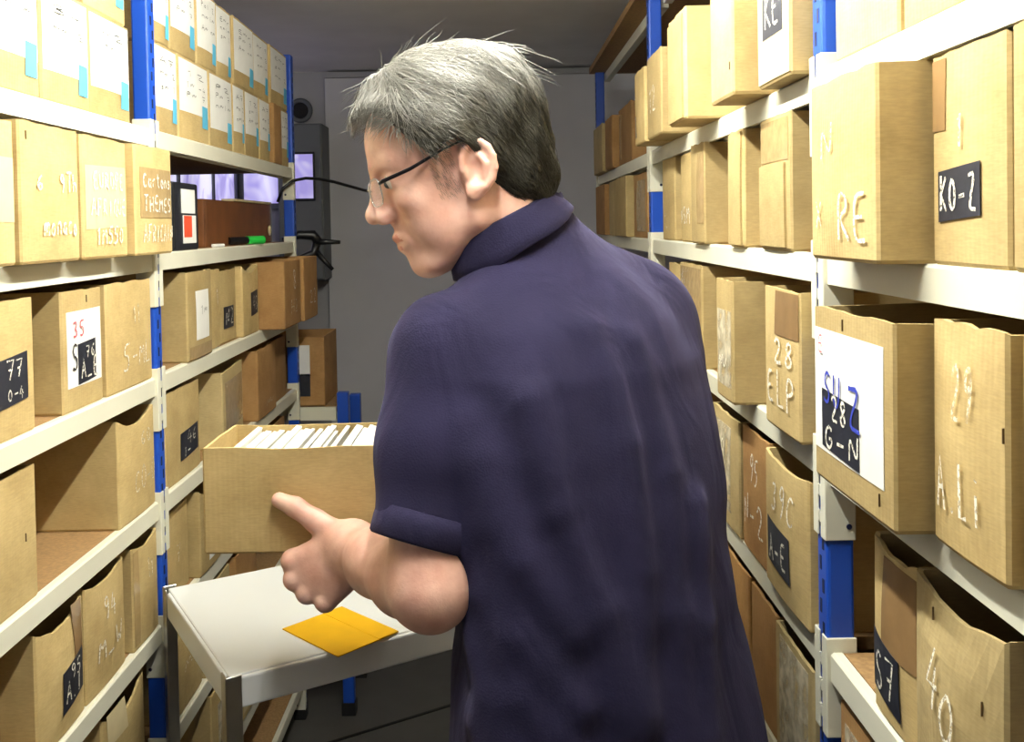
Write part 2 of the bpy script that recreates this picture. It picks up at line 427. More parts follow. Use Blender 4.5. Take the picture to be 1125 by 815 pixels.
def dress(root, w, h, fy, deco, rnd, lean=0., depth=.35):
    lift = {'paper': .0007, 'black': .0014, 'txt': .0021, 'tape': .0008, 'tag': .0014, 'staple': .001, 'flap': .003, 'seam': .0006, 'stag': 0}
    for dd in deco:
        k = dd[0]; lf = lift[k]
        def surf(u, v, lf=lf):
            x = (u-.5)*w
            return (x+lean*v*h, fy(x, v*h)-lf, v*h)
        if k in ('paper', 'black', 'tape', 'tag', 'flap'):
            _, u0, v0, u1, v1, mt = dd[:6]; sk = dd[6] if len(dd) > 6 else 0.
            nu, nv = 6, 5; V = []; F = []
            th = .0004 if k != 'flap' else .0035
            for lay in (0, 1):
                for j in range(nv+1):
                    for i in range(nu+1):
                        uu = u0+(u1-u0)*i/nu; vv = v0+(v1-v0)*j/nv+sk*(i/nu-.5)
                        x, y, z = surf(uu, vv); V.append((x, y+(th if lay else 0)-(0 if k != 'flap' else 0), z))
            N1 = (nu+1)*(nv+1)
            for j in range(nv):
                for i in range(nu):
                    a = j*(nu+1)+i
                    F.append((a, a+1, a+nu+2, a+nu+1)); F.append((N1+a, N1+a+nu+1, N1+a+nu+2, N1+a+1))
            for i in range(nu):
                F.append((i, N1+i, N1+i+1, i+1)); a = nv*(nu+1)+i; F.append((a, a+1, N1+a+1, N1+a))
            for j in range(nv):
                a = j*(nu+1); F.append((a, a+nu+1, N1+a+nu+1, N1+a)); a += nu; F.append((a, N1+a, N1+a+nu+1, a+nu+1))
            nm = {'paper': 'paper_sheet', 'black': 'black_label', 'tape': 'packing_tape', 'tag': 'blue_tag', 'flap': 'board_flap'}[k]
            o = me_obj(nm, V, F, mt, root)
        elif k == 'txt':
            _, t, u0, v0, u1, v1, mt, th = dd
            # u is scaled so that stroke width stays even
            V, F = text_mesh(t, u0*w, v0*h, u1*w, v1*h, th*.78, lambda a, b_: surf(a/w, b_/h), rnd)
            if F:
                me_obj('handwriting', V, F, mt, root)
        elif k == 'staple':
            _, u, v = dd
            x, y, z = surf(u, v)
            box('staple', x-.0005, x+.0005, y-.0004, y+.001, z-.0055, z+.0055, 'staple', root)

def lines(rows, mt, u0=.12, u1=.9, v1=.85, lh=.16, gap=.06, th=.004):
    out = []; v = v1
    for t in rows:
        out.append(('txt', t, u0, v-lh, u1, v, mt, th)); v -= lh+gap
    return out

def sheet(top='AB', n=3, lo=.25, rnd=random, u0=.03, u1=.97, tagu=.72):
    """white sheet covering the upper face with a few pen lines, light blue tag at its lower corner"""
    d = [('paper', u0, lo, u1, .97, 'paper')]
    d.append(('tag', tagu, lo-.14, min(.98, tagu+.22), lo+.14, 'cyan'))
    v = .86
    for i in range(n):
        L = rnd.choice(['l~n l', 's~ 1', 'A~ n~', '~m 2', 'n~l~', '1~ -4', 'P~ 7']) if i else top
        d.append(('txt', L, u0+.15, v-.07, u1-.12, v, 'pen_black', .0016)); v -= rnd.uniform(.12, .17)
    return d

L1, L2, L3, L4, L5, L6 = SH[:6]
R1, R2, R3, R4, R5, R6 = SHR[:6]
rs = random.Random(3)
BK = 'blackboard'
# ---- left rack, near bay
gA = 'boxes with white sheets on the upper left shelf'
cbox('L', L1, 1.165, 1.33, -.63, .165, 'overexposed archive box with white sheet at the upper left edge of the photo', sheet('C1', 2, .3, rs), group=gA)
cbox('L', L1, 1.332, 1.492, -.63, .165, 'white-sheeted archive box, second from the left edge on the top left shelf', sheet('B4', 2, .27, rs), group=gA)
cbox('L', L1, 1.494, 1.662, -.632, .165, 'white-sheeted archive box just left of the blue post, lower tier of top shelf', sheet('D2', 2, .27, rs), group=gA)
cbox('L', L1+.167, 1.494, 1.66, -.636, .165, 'archive box at the very top left, stacked beside the blue post', sheet('F2', 2, .3, rs), group=gA)
cbox('L', L2, 1.02, 1.193, -.60, .178, 'tan archive box cut by the left photo edge, on the second shelf', [('paper', .6, .3, .98, .75, 'paper_old')])
cbox('L', L2, 1.197, 1.369, -.597, .183, 'tan archive box chalked with a lower line reading monaco', [('txt', '6', .2, .52, .34, .64, 'chalk', .004), ('txt', '9Th', .58, .52, .95, .66, 'chalk', .004), ('txt', 'monaco', .3, .2, .92, .36, 'chalk', .004), ('staple', .1, .9)])
cbox('L', L2, 1.372, 1.541, -.595, .181, 'tan archive box with a pale square and three chalked lines ending in 1M550', [('paper', .05, .25, .95, .77, 'paper_old', .02), ('txt', 'EUROPE', .16, .58, .88, .72, 'chalk', .0045), ('txt', 'AFRIQUE', .12, .36, .92, .5, 'chalk', .0045), ('txt', '1M550', .2, .12, .85, .26, 'chalk', .0045)])
cbox('L', L2, 1.545, 1.721, -.584, .182, 'tan archive box chalked THEMES AFRICAIN, jutting out over the left post', [('tape', .1, .34, .95, .8, 'tape_clear'), ('txt', 'Cartons', .14, .62, .92, .76, 'chalk', .0045), ('txt', 'THEMES', .14, .4, .92, .54, 'chalk', .0045), ('txt', 'AFRICAIN', .14, .12, .98, .28, 'chalk', .0045)])
cbox('L', L3, 1.125, 1.292, -.63, .178, 'tan archive box with black label numbered 77 at the left photo edge', [('black', .38, .25, .86, .6, BK, .03), ('txt', '77', .48, .44, .78, .57, 'chalk', .0035), ('txt', '0-4', .5, .28, .78, .37, 'chalk', .0025)], bulge=.003)
cbox('L', L3, 1.372, 1.515, -.63, .178, 'archive box with white sheet showing red 35 and black A_E label', [('paper', .1, .2, .95, .83, 'paper'), ('txt', '35', .2, .62, .5, .75, 'pen_red', .0035), ('txt', 'S', .18, .34, .33, .56, 'pen_black', .004), ('black', .33, .22, .78, .56, BK, .02), ('txt', '76', .5, .42, .75, .53, 'chalk', .003), ('txt', 'A_E', .38, .25, .82, .42, 'chalk', .0042), ('staple', .6, .92)], bulge=.002, lean=0)
cbox('L', L3, 1.52, 1.720, -.626, .18, 'wide tan archive box chalked 5-ML beside the blue post, third left shelf', [('txt', '5', .25, .18, .42, .42, 'chalk', .004), ('txt', '-ML', .45, .2, .92, .4, 'chalk', .004), ('txt', '11', .5, .6, .68, .78, 'chalk_faint', .004)])
cbox('L', L4, 1.115, 1.287, -.63, .178, 'plain tan archive box at the left photo edge, fourth shelf', [('staple', .8, .5)], bulge=.002)
cbox('L', L4, 1.552, 1.720, -.626, .178, 'open archive box with a dark long side, chalked 60 CO-O', [('txt', '60', .5, .68, .85, .82, 'chalk_faint', .004), ('txt', 'CO-O', .3, .26, .95, .48, 'chalk_faint', .0045)], dip=.018, bulge=.006)
cbox('L', L5, 1.03, 1.2, -.64, .17, 'shadowed archive box at the lower left photo corner', [], card='card_brown')
cbox('L', L5, 1.268, 1.418, -.63, .175, 'open archive box with tape strip and black A.I label, lower left', [('tape', .72, .45, .95, .99, 'tape'), ('black', .42, .22, .92, .56, BK, .06), ('txt', '95', .55, .42, .85, .54, 'chalk', .003), ('txt', 'A.I', .47, .26, .85, .42, 'chalk', .004)], dip=.02, bulge=.008)
cbox('L', L5, 1.422, 1.575, -.63, .178, 'open tan archive box chalked 94 and M_W', [('txt', '94', .35, .6, .7, .8, 'chalk', .004), ('txt', 'M_W', .2, .28, .85, .48, 'chalk', .0045)], dip=.014, bulge=.006)
cbox('L', L5, 1.6, 1.720, -.626, .178, 'narrow open archive box chalked 11, next to the trolley corner', [('txt', '11', .45, .6, .75, .78, 'chalk_faint', .004), ('tape', .02, .05, .2, .95, 'tape_clear')], dip=.012)
cbox('L', L6, 1.47, 1.65, -.63, .178, 'open archive box on the lowest left shelf in view, white rim', [('tape', .1, .7, .5, .98, 'paper_old')], dip=.03, bulge=.008)
# ---- left rack, far bay, two tiers of sheeted boxes
gB = 'white-sheeted boxes in two tiers on the far upper left shelf'
ordn = ['first', 'second', 'third', 'fourth', 'fifth', 'sixth', 'seventh', 'eighth']
low = [(1.775, 1.908), (1.912, 2.115), (2.118, 2.303), (2.307, 2.412), (2.415, 2.56), (2.563, 2.683), (2.69, 2.79), (2.796, 2.92)]
for i, (a, b_) in enumerate(low):
    lab = 'white-sheeted archive box, %s from the blue post in the lower tier' % ordn[i]
    dc = sheet(rs.choice(['P2', '1Z', 'E4', 'A7']), 3, rs.uniform(.2, .36), rs)
    if i == 6: dc = []; lab = 'narrow bare brown box without a sheet in the lower tier of sheeted boxes'
    cbox('L', L1, a, b_, -.632 if i != 6 else -.622, .168, lab, dc, group=gB, card='card' if i != 6 else 'card_brown')
up = [(1.775, 1.882), (1.886, 2.048), (2.05, 2.198), (2.202, 2.327), (2.331, 2.528), (2.532, 2.70), (2.706, 2.92)]
for i, (a, b_) in enumerate(up):
    cbox('L', L1+.1705, a, b_, -.632-rs.uniform(0, .006), .165, 'white-sheeted archive box, %s from the blue post in the upper tier' % ordn[i], sheet(rs.choice(['Pal Z', 'Com 1', 'Eur', 'Ar 9']), 3, rs.uniform(.2, .3), rs), group=gB)
# ---- left rack, far bay, third shelf
cbox('L', L3, 1.9, 2.065, -.62, .18, 'tan archive box with a taped white note, third shelf behind the post', [('paper', .28, .22, .82, .78, 'paper'), ('txt', '1~', .4, .5, .7, .6, 'pen_black', .0015), ('tape', .05, .02, .95, .16, 'tape_clear')])
cbox('L', L3, 2.07, 2.18, -.635, .176, 'narrow tan archive box with chalk mark right of the white note box', [('txt', '1', .55, .55, .75, .75, 'chalk', .003)], card='card')
cbox('L', L3, 2.184, 2.328, -.64, .17, 'tan archive box with smudged black label, left of the slanted-flap box', [('black', .18, .2, .75, .5, BK), ('txt', 'N2', .25, .24, .7, .46, 'chalk', .003)])
cbox('L', L3, 2.332, 2.49, -.625, .174, 'tan archive box with torn top and square black label on third shelf', [('black', .4, .28, .85, .62, BK, .03), ('txt', '4S', .48, .34, .8, .55, 'chalk', .003)], dip=.02)
cbox('L', L3, 2.5, 2.71, -.56, .178, 'brown archive box jutting out with chalked 8 and H', [('txt', '8', .4, .55, .62, .85, 'chalk', .004), ('txt', 'H2', .25, .2, .7, .42, 'chalk_faint', .004)], card='card_brown')
cbox('L', L3, 2.714, 2.918, -.552, .18, 'brown archive box chalked 22 at the end of the third left shelf', [('txt', '22', .25, .25, .75, .48, 'chalk', .004)], card='card_brown')
# ---- left rack, far bay, fourth shelf
cbox('L', L4, 1.785, 1.995, -.63, .18, 'tan archive box with black label chalked 46, behind the post', [('black', .35, .22, .9, .52, BK, .02), ('txt', '46', .5, .36, .85, .5, 'chalk', .003), ('txt', '1-', .4, .24, .65, .34, 'chalk', .003)])
cbox('L', L4, 2.115, 2.345, -.625, .17, 'tan archive box with pale square tape above the held box', [('tape', .1, .2, .95, .85, 'tape_clear'), ('paper', .12, .25, .9, .8, 'paper_old')], card='card_grey', yaw=4)
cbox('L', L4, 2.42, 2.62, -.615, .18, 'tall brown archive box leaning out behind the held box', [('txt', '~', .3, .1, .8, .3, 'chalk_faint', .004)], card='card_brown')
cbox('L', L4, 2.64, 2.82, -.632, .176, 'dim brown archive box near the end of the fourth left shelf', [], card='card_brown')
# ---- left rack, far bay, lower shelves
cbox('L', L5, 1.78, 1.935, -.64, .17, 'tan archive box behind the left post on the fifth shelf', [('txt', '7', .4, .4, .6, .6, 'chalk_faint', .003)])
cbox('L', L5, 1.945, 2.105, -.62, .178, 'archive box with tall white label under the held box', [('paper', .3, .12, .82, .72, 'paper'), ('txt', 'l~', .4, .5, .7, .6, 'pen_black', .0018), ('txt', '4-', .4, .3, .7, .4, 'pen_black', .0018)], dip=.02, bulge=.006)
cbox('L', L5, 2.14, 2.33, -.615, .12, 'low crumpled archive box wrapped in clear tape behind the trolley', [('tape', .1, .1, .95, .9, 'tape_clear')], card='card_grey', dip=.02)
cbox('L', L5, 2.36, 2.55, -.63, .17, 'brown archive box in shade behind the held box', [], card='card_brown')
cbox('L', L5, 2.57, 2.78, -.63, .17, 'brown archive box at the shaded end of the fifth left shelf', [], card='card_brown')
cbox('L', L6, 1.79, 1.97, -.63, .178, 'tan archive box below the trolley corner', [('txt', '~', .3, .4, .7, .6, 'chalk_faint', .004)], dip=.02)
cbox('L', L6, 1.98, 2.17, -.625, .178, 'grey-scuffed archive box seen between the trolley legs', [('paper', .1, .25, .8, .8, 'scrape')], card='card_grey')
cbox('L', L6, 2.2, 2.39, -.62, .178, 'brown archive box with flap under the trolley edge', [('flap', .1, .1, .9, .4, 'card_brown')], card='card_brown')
cbox('L', SH[6], 1.99, 2.19, -.62, .18, 'tan archive box low behind the trolley leg', [('paper', .2, .2, .8, .8, 'scrape')], card='card')
cbox('L', SH[6], 2.22, 2.42, -.62, .18, 'white-patched archive box low behind the trolley', [('paper', .05, .1, .95, .9, 'paper_old')], card='card_grey')
# ---- right rack, near bay
cbox('R', R1, .72, .885, FR+.01, .17, 'tan archive box at the upper right photo edge', [], bulge=.002)
cbox('R', R1, .888, 1.055, FR+.008, .17, 'tan archive box right of the blue post at the photo top', [], bulge=.002)
cbox('R', R2, .822, .998, .328, .175, 'archive box chalked RE, jutting over the right post, brown side lit', [('txt', 'RE', .48, .12, .92, .36, 'chalk', .005), ('txt', 'X', .1, .18, .26, .34, 'chalk_faint', .004), ('txt', 'N', .2, .55, .45, .75, 'chalk_faint', .004)], bulge=.003)
cbox('R', R2, .69, .815, FR+.004, .174, 'archive box with black label KO-Z on the second right shelf', [('tape', .02, .64, .22, .98, 'tape'), ('black', .12, .22, .7, .46, BK, .03), ('txt', 'KO-Z', .15, .26, .68, .42, 'chalk', .0042), ('txt', '1', .38, .55, .5, .7, 'chalk_faint', .004)], bulge=.002)
cbox('R', R2, .55, .686, FR+.002, .176, 'sliver of archive box at the right photo edge, second shelf', [], bulge=.002)
cbox('R', R3, .79, .993, .328, .176, 'archive box with white sheet reading SU Z and black 28 G-N label', [('paper', .02, .18, .9, .88, 'paper'), ('txt', 'E', .08, .74, .17, .84, 'pen_red', .002), ('txt', 'SU', .16, .46, .44, .66, 'pen_blue', .0045), ('txt', 'Z', .48, .4, .72, .64, 'pen_blue', .0055), ('black', .14, .2, .64, .53, BK, -.02), ('txt', '28', .27, .38, .52, .53, 'chalk', .0042), ('txt', 'G-N', .18, .22, .66, .36, 'chalk', .0042), ('staple', .42, .93), ('staple', .85, .12)], bulge=.002)
cbox('R', R3, .668, .786, .357, .182, 'tan archive box chalked 29 and A.Li on the third right shelf', [('txt', '29', .35, .6, .68, .85, 'chalk_faint', .0045), ('txt', 'A.Li', .12, .18, .78, .42, 'chalk', .0045), ('staple', .97, .6)], bulge=.005)
cbox('R', R3, .53, .664, FR-.004, .182, 'archive box with black label cut by the right photo edge, third shelf', [('black', .08, .3, .7, .6, BK)], bulge=.003)
cbox('R', R4, .85, .955, FR+.006, .176, 'narrow archive box with brown tape and black label, fourth right shelf', [('tape', .3, .42, .98, .92, 'tape'), ('black', .05, .12, .7, .45, BK, -.05), ('txt', 'S7', .12, .16, .66, .4, 'chalk', .004)], bulge=.006, dip=.012)
cbox('R', R4, .69, .845, FR+.0, .178, 'open bulging archive box chalked 40 over A, lower right', [('txt', '4', .3, .5, .5, .76, 'chalk', .0045), ('txt', '0', .48, .38, .68, .6, 'chalk', .0045), ('txt', 'A', .3, .05, .5, .3, 'chalk', .0045), ('staple', .3, .88), ('staple', .85, .66)], bulge=.014, dip=.012, card='card_grey')
cbox('R', R4, .985, 1.06, FR+.12, .17, 'dark narrow archive box pushed back behind the right post', [], card='card_brown', depth=.3)
cbox('R', R5, .89, 1.06, FR+.008, .178, 'archive box with torn white paper at the bottom right below the beam', [('paper', .1, .5, .5, .9, 'scrape'), ('tape', .5, .2, .95, .9, 'tape')], card='card_brown')
cbox('R', R5, .7, .87, FR+.008, .178, 'archive box in the bottom right corner of the photo', [], card='card')
# ---- right rack, middle bay
cbox('R', R1, 1.115, 1.255, .345, .19, 'pale archive box with black KE label at the photo top', [('paper', .02, .02, .98, .99, 'paper_old'), ('black', .22, .3, .82, .66, BK), ('txt', 'KE', .28, .36, .8, .6, 'chalk', .005)], bulge=.002)
cbox('R', R1, 1.285, 1.42, .32, .20, 'tall plain archive box at the photo top, left of the KE box', [('staple', .9, .2)], bulge=.002)
cbox('R', R1, 1.575, 1.73, .315, .184, 'archive box with pale strip and loose flap overhanging the top right shelf', [('flap', .02, .02, .88, .96, 'card'), ('txt', '~', .3, .2, .6, .4, 'chalk_faint', .004)], bulge=.003)
cbox('R', R1, 1.83, 2.0, .318, .165, 'archive box chalked 12 next to the upper blue post', [('txt', '12', .3, .3, .75, .6, 'chalk', .005)], bulge=.004)
cbox('R', R1, 2.01, 2.15, .314, .158, 'archive box peeking out left of the chalked 12 box', [('tape', .1, .1, .3, .4, 'tape_clear')], bulge=.004)
cbox('R', R2, 2.01, 2.16, FR+.008, .178, 'tan archive box nearest the middle post, second right shelf', [('txt', 'C', .3, .15, .6, .35, 'chalk_faint', .004)])
cbox('R', R2, 1.79, 1.925, FR+.004, .172, 'archive box smeared with chalk between two plain ones, second shelf', [('txt', 'NSM', .15, .2, .8, .4, 'chalk', .0045)])
cbox('R', R2, 1.66, 1.775, FR-.006, .178, 'archive box with clear-taped side in the middle of the second shelf', [('tape', .6, .2, .98, .9, 'tape_clear')])
cbox('R', R2, 1.41, 1.5, FR-.002, .176, 'narrow archive box with a gaping dark slit, second right shelf', [('flap', .02, .02, .9, .98, 'card')], lean=.03)
cbox('R', R2, 1.19, 1.33, FR-.0, .176, 'taped archive box with small black K-S label, right of the slit box', [('tape', .05, .66, .95, .97, 'tape_clear'), ('flap', .03, .03, .88, .64, 'card'), ('black', .12, .18, .52, .46, BK), ('txt', 'KS', .17, .22, .48, .42, 'chalk', .004)])
cbox('R', R3, 1.93, 2.08, FR+.006, .178, 'archive box half hidden by the shoulder, third right shelf', [])
cbox('R', R3, 1.7, 1.9, FR-.004, .185, 'archive box wrapped in shiny tape with dark label, third shelf', [('tape', .02, .05, .98, .97, 'tape_clear'), ('black', .22, .2, .62, .5, BK), ('txt', '28', .28, .26, .58, .46, 'chalk', .0035)], bulge=.006)
cbox('R', R3, 1.365, 1.468, .335, .178, 'archive box scrawled white, plain side toward camera, third right shelf', [('paper', .12, .12, .92, .75, 'scrape'), ('txt', '~', .2, .2, .85, .45, 'chalk', .005)], bulge=.002)
cbox('R', R3, 1.115, 1.262, .352, .178, 'archive box chalked 28 EL P with brown tape on top', [('tape', .36, .68, .99, .99, 'tape'), ('txt', '28', .35, .48, .92, .66, 'chalk', .005), ('txt', 'ELP', .12, .18, .95, .42, 'chalk', .0055)], bulge=.003)
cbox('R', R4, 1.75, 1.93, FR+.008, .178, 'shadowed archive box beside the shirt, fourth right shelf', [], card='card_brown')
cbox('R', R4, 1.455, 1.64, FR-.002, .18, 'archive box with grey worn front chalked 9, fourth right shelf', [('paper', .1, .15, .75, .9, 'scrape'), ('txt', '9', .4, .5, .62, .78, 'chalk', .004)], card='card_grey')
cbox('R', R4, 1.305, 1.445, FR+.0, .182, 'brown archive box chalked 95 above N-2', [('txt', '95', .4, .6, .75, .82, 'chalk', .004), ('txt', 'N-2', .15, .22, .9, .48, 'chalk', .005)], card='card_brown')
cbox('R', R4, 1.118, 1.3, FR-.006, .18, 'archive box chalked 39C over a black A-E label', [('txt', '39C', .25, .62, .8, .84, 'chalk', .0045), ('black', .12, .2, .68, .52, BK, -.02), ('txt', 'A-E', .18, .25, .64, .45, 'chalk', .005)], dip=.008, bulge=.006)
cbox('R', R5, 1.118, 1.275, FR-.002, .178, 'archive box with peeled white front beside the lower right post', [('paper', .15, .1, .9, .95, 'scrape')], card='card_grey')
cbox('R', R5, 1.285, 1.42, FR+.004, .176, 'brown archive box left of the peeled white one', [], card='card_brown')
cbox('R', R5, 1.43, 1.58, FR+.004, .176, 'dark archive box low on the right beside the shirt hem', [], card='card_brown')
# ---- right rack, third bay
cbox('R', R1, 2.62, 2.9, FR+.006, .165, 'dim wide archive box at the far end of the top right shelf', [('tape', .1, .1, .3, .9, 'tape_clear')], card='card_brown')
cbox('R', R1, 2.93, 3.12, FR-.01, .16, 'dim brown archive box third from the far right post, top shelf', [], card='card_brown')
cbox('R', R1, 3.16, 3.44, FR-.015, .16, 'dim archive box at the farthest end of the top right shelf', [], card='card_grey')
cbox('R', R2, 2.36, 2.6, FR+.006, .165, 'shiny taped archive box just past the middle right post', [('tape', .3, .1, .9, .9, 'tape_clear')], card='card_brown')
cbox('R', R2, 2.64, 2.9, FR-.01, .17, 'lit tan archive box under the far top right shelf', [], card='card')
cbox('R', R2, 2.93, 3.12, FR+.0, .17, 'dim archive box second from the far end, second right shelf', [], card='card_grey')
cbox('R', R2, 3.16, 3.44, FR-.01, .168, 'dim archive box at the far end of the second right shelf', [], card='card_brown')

# ------------------------------------------------------------------ low stand at the end of the left rack
lo = empty('low_stand', (-.66, 3.12, 0), 0, 'low blue-posted stand at the far end of the left rack', 'stand')
for x in (-.18, .17):
    for y in (-.16, .09):
        zt = 1.01 if y < 0 else .96
        p = box('upright_post', x-.015, x+.02, y-.016, y+.016, .0, zt, 'blue', lo, bevel=.003)
        box('foot', x-.019, x+.024, y-.02, y+.02, .0005, .04, 'rubber', p)
for z in (.965, .6, .2):
    box('shelf_board', -.16, .15, -.14, .07, z-.02, z, 'chip', lo)
    box('beam', -.165, .152, -.176, -.1625, z-.04, z, 'cream', lo)
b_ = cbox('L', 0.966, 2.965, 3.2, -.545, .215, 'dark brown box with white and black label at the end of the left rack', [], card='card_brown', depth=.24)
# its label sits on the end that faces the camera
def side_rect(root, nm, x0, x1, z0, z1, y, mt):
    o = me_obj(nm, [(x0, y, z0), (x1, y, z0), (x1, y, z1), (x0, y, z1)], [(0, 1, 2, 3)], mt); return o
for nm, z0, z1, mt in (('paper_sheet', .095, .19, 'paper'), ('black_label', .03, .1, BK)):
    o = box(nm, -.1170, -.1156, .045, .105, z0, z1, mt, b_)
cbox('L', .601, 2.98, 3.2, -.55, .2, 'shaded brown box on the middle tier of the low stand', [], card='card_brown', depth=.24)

# ------------------------------------------------------------------ things on the second left shelf
bd = empty('box_file', (-.622, 1.915, L2), math.pi/2, 'black box file with white and orange labels on the second left shelf', 'file')
box('case', -.078, .078, 0, .26, 0, .135, 'binder_black', bd, bevel=.004)
box('spine_edge', -.078, -.07, -.0015, .0, .004, .131, 'rubber', bd)
box('paper_label', -.03, .052, -.0018, -.0003, .074, .122, 'paper', bd)
ol = box('lower_label', -.022, .056, -.0018, -.0003, .014, .07, 'paper', bd)
box('orange_patch', -.02, .028, -.0024, -.0017, .026, .069, 'orange_red', ol)
dr = empty('wooden_case', (-.675, 2.55, L2), math.pi/2, 'brown wooden card case lying on the second left shelf', 'case')
box('side_panel', -.33, .3, 0, .014, .0, .112, 'wood_brown', dr, bevel=.002)
box('side_panel', -.33, .3, .25, .264, .0, .112, 'wood_brown', dr, bevel=.002)
box('end_panel', .3005, .318, 0, .264, .0, .112, 'cabinet_grey', dr, bevel=.002)
box('end_panel', -.348, -.3305, 0, .264, .0, .112, 'wood_brown', dr, bevel=.002)
box('base', -.33, .3, .0145, .2495, .0, .01, 'wood_brown', dr)
box('top_edge', -.1, .3, -.004, .03, .1125, .119, 'paper_old', dr, bevel=.001)
bm = bmesh.new(); bmesh.ops.create_uvsphere(bm, u_segments=12, v_segments=8, radius=.012, matrix=Matrix.Translation((.27, -.004, .035)) @ Matrix.Diagonal((1, .4, 1.3, 1)))
bm_obj('knob', bm, 'paper_old', dr, smooth=True)
mk = empty('marker_pen', (-.637, 2.47, L2+.0115), R(62), 'green-capped marker pen lying on the second left shelf', 'marker')
def cyl_x(name, x0, x1, r, mt, parent, n=14):
    bm = bmesh.new()
    bmesh.ops.create_cone(bm, cap_ends=True, segments=n, radius1=r, radius2=r, depth=x1-x0, matrix=Matrix.Translation(((x0+x1)/2, 0, 0)) @ Matrix.Rotation(math.pi/2, 4, 'Y'))
    return bm_obj(name, bm, mt, parent, smooth=False)
cyl_x('cap', -.015, .045, .011, 'green', mk); cyl_x('barrel', -.08, -.0155, .0095, 'black_plastic', mk)
ch = empty('chalk_stub', (-.628, 2.15, L2+.0045), R(70), 'short white chalk stub beside the black box file', 'chalk')
cyl_x('stick', -.02, .02, .004, 'white_enamel', ch, 10)

# black clamp with a long handle, gripping the end of the shelf
cl = empty('spring_clamp', (-.6, 3.012, 1.4), 0, 'black clamp with long handle gripping the end of the left shelf', 'clamp')
def loc_tube(nm, pts, r, mt, par, rads=None, n=8):
    o = tube(nm, pts, r, mt, par, n=n, rads=rads); return o
loc_tube('upper_jaw', [(-.07, -.03, .085), (-.02, -.012, .1), (.02, 0, .098), (.04, .0, .075)], .012, 'black_plastic', cl, rads=[.008, .014, .017, .013])
loc_tube('handle', [(.02, 0, .075), (.06, .0, .076), (.105, .0, .074)], .009, 'black_plastic', cl, rads=[.011, .009, .006])
loc_tube('lower_jaw', [(.03, .0, .07), (.02, 0, .04), (-.03, -.015, .022), (-.1, -.03, .012)], .01, 'black_plastic', cl, rads=[.014, .014, .011, .006])
loc_tube('lower_handle', [(.03, 0, .045), (.055, .0, .015), (.08, .0, -.012)], .008, 'black_plastic', cl, rads=[.01, .008, .006])
cb = tube('power_cable', [(-.66, 2.885, 1.60), (-.645, 2.885, 1.64), (-.615, 2.893, 1.664), (-.583, 2.93, 1.673), (-.55, 2.97, 1.672), (-.51, 3.01, 1.664), (-.47, 3.05, 1.652), (-.43, 3.1, 1.64), (-.39, 3.17, 1.634), (-.33, 3.4, 1.632), (-.26, 3.8, 1.62), (-.22, 4.05, 1.575), (-.2, 4.163, 1.539)], .0048, 'black_plastic')
tag(cb, 'thin black cable looping from the left rack toward the back wall', 'cable')

sk_ = empty('wall_socket', (-.2, 4.2, 1.52), 0, 'white wall socket on the back wall behind the head', 'socket')
box('plate', -.04, .04, -.012, -.0005, -.04, .04, 'white_enamel', sk_, bevel=.003)
box('plug', -.018, .018, -.035, -.0125, .004, .034, 'black_plastic', sk_, bevel=.003)
# ------------------------------------------------------------------ back corner: cabinet, window, pipe
def window(name, x0, x1, y0, y1, z0, z1, along):
    fr_ = struct(empty(name, ((x0+x1)/2, (y0+y1)/2, z0)))
    cx, cy = fr_.location.x, fr_.location.y
    if along == 'Y':
        mull = [y0, y0+(y1-y0)*.36, y0+(y1-y0)*.72, y1]
        for m_ in mull: box('window_frame', x0-cx, x1-cx, m_-.012-cy, m_+.012-cy, 0, z1-z0, 'cabinet_grey', fr_)
        for zq in (-.012, z1-z0-.012): box('window_frame', x0-cx, x1-cx, y0+.0125-cy, y1-.0125-cy, zq, zq+.024, 'cabinet_grey', fr_)
        for p_, q_ in zip(mull, mull[1:]): box('pane', x0+.006-cx, x0+.012-cx, p_+.0125-cy, q_-.0125-cy, .0125, z1-z0-.0125, 'lilac_window', fr_)
    else:
        for m_ in (x0, x1): box('window_frame', m_-.012-cx, m_+.012-cx, y0-cy, y1-cy, 0, z1-z0, 'cabinet_grey', fr_)
        for zq in (-.012, z1-z0-.012): box('window_frame', x0+.0125-cx, x1-.0125-cx, y0-cy, y1-cy, zq, zq+.024, 'cabinet_grey', fr_)
        box('pane', x0+.0125-cx, x1-.0125-cx, y1-.012-cy, y1-.006-cy, .0125, z1-z0-.0125, 'lilac_window', fr_)
window('window_1', XW_L+.001, XW_L+.02, 3.02, 4.2, 1.62, 1.9, 'Y')
window('window_2', -1.13, -.945, 4.23, 4.249, 1.62, 1.9, 'X')
cabx = empty('wall_cabinet', (-.86, 4.25, 1.3), 0, 'grey metal cabinet on the back wall behind the left rack', 'cabinet')
box('case', -.06, .13, -.22, -.001, 0, .66, 'cabinet_grey', cabx, bevel=.004)
box('door', -.055, .125, -.228, -.2205, .005, .655, 'cabinet_grey', cabx, bevel=.003)
fr = box('window_frame', -.02, .1, -.236, -.2285, .335, .54, 'binder_black', cabx, bevel=.003)
box('pane', -.012, .092, -.2385, -.2362, .345, .53, 'lilac_window', fr)
rg = empty('vent_pipe', (-.86, 4.249, 2.04), 0, 'dark round pipe opening high on the back wall', 'pipe')
tube('flange', [(.045*math.cos(a*math.pi/12), -.012, .045*math.sin(a*math.pi/12)) for a in range(24)], .01, 'cabinet_grey', rg, closed=True)
bm = bmesh.new(); bmesh.ops.create_cone(bm, cap_ends=True, segments=24, radius1=.042, radius2=.042, depth=.01, matrix=Matrix.Translation((0, -.006, 0)) @ Matrix.Rotation(math.pi/2, 4, 'X'))
bm_obj('opening', bm, 'rubber', rg)

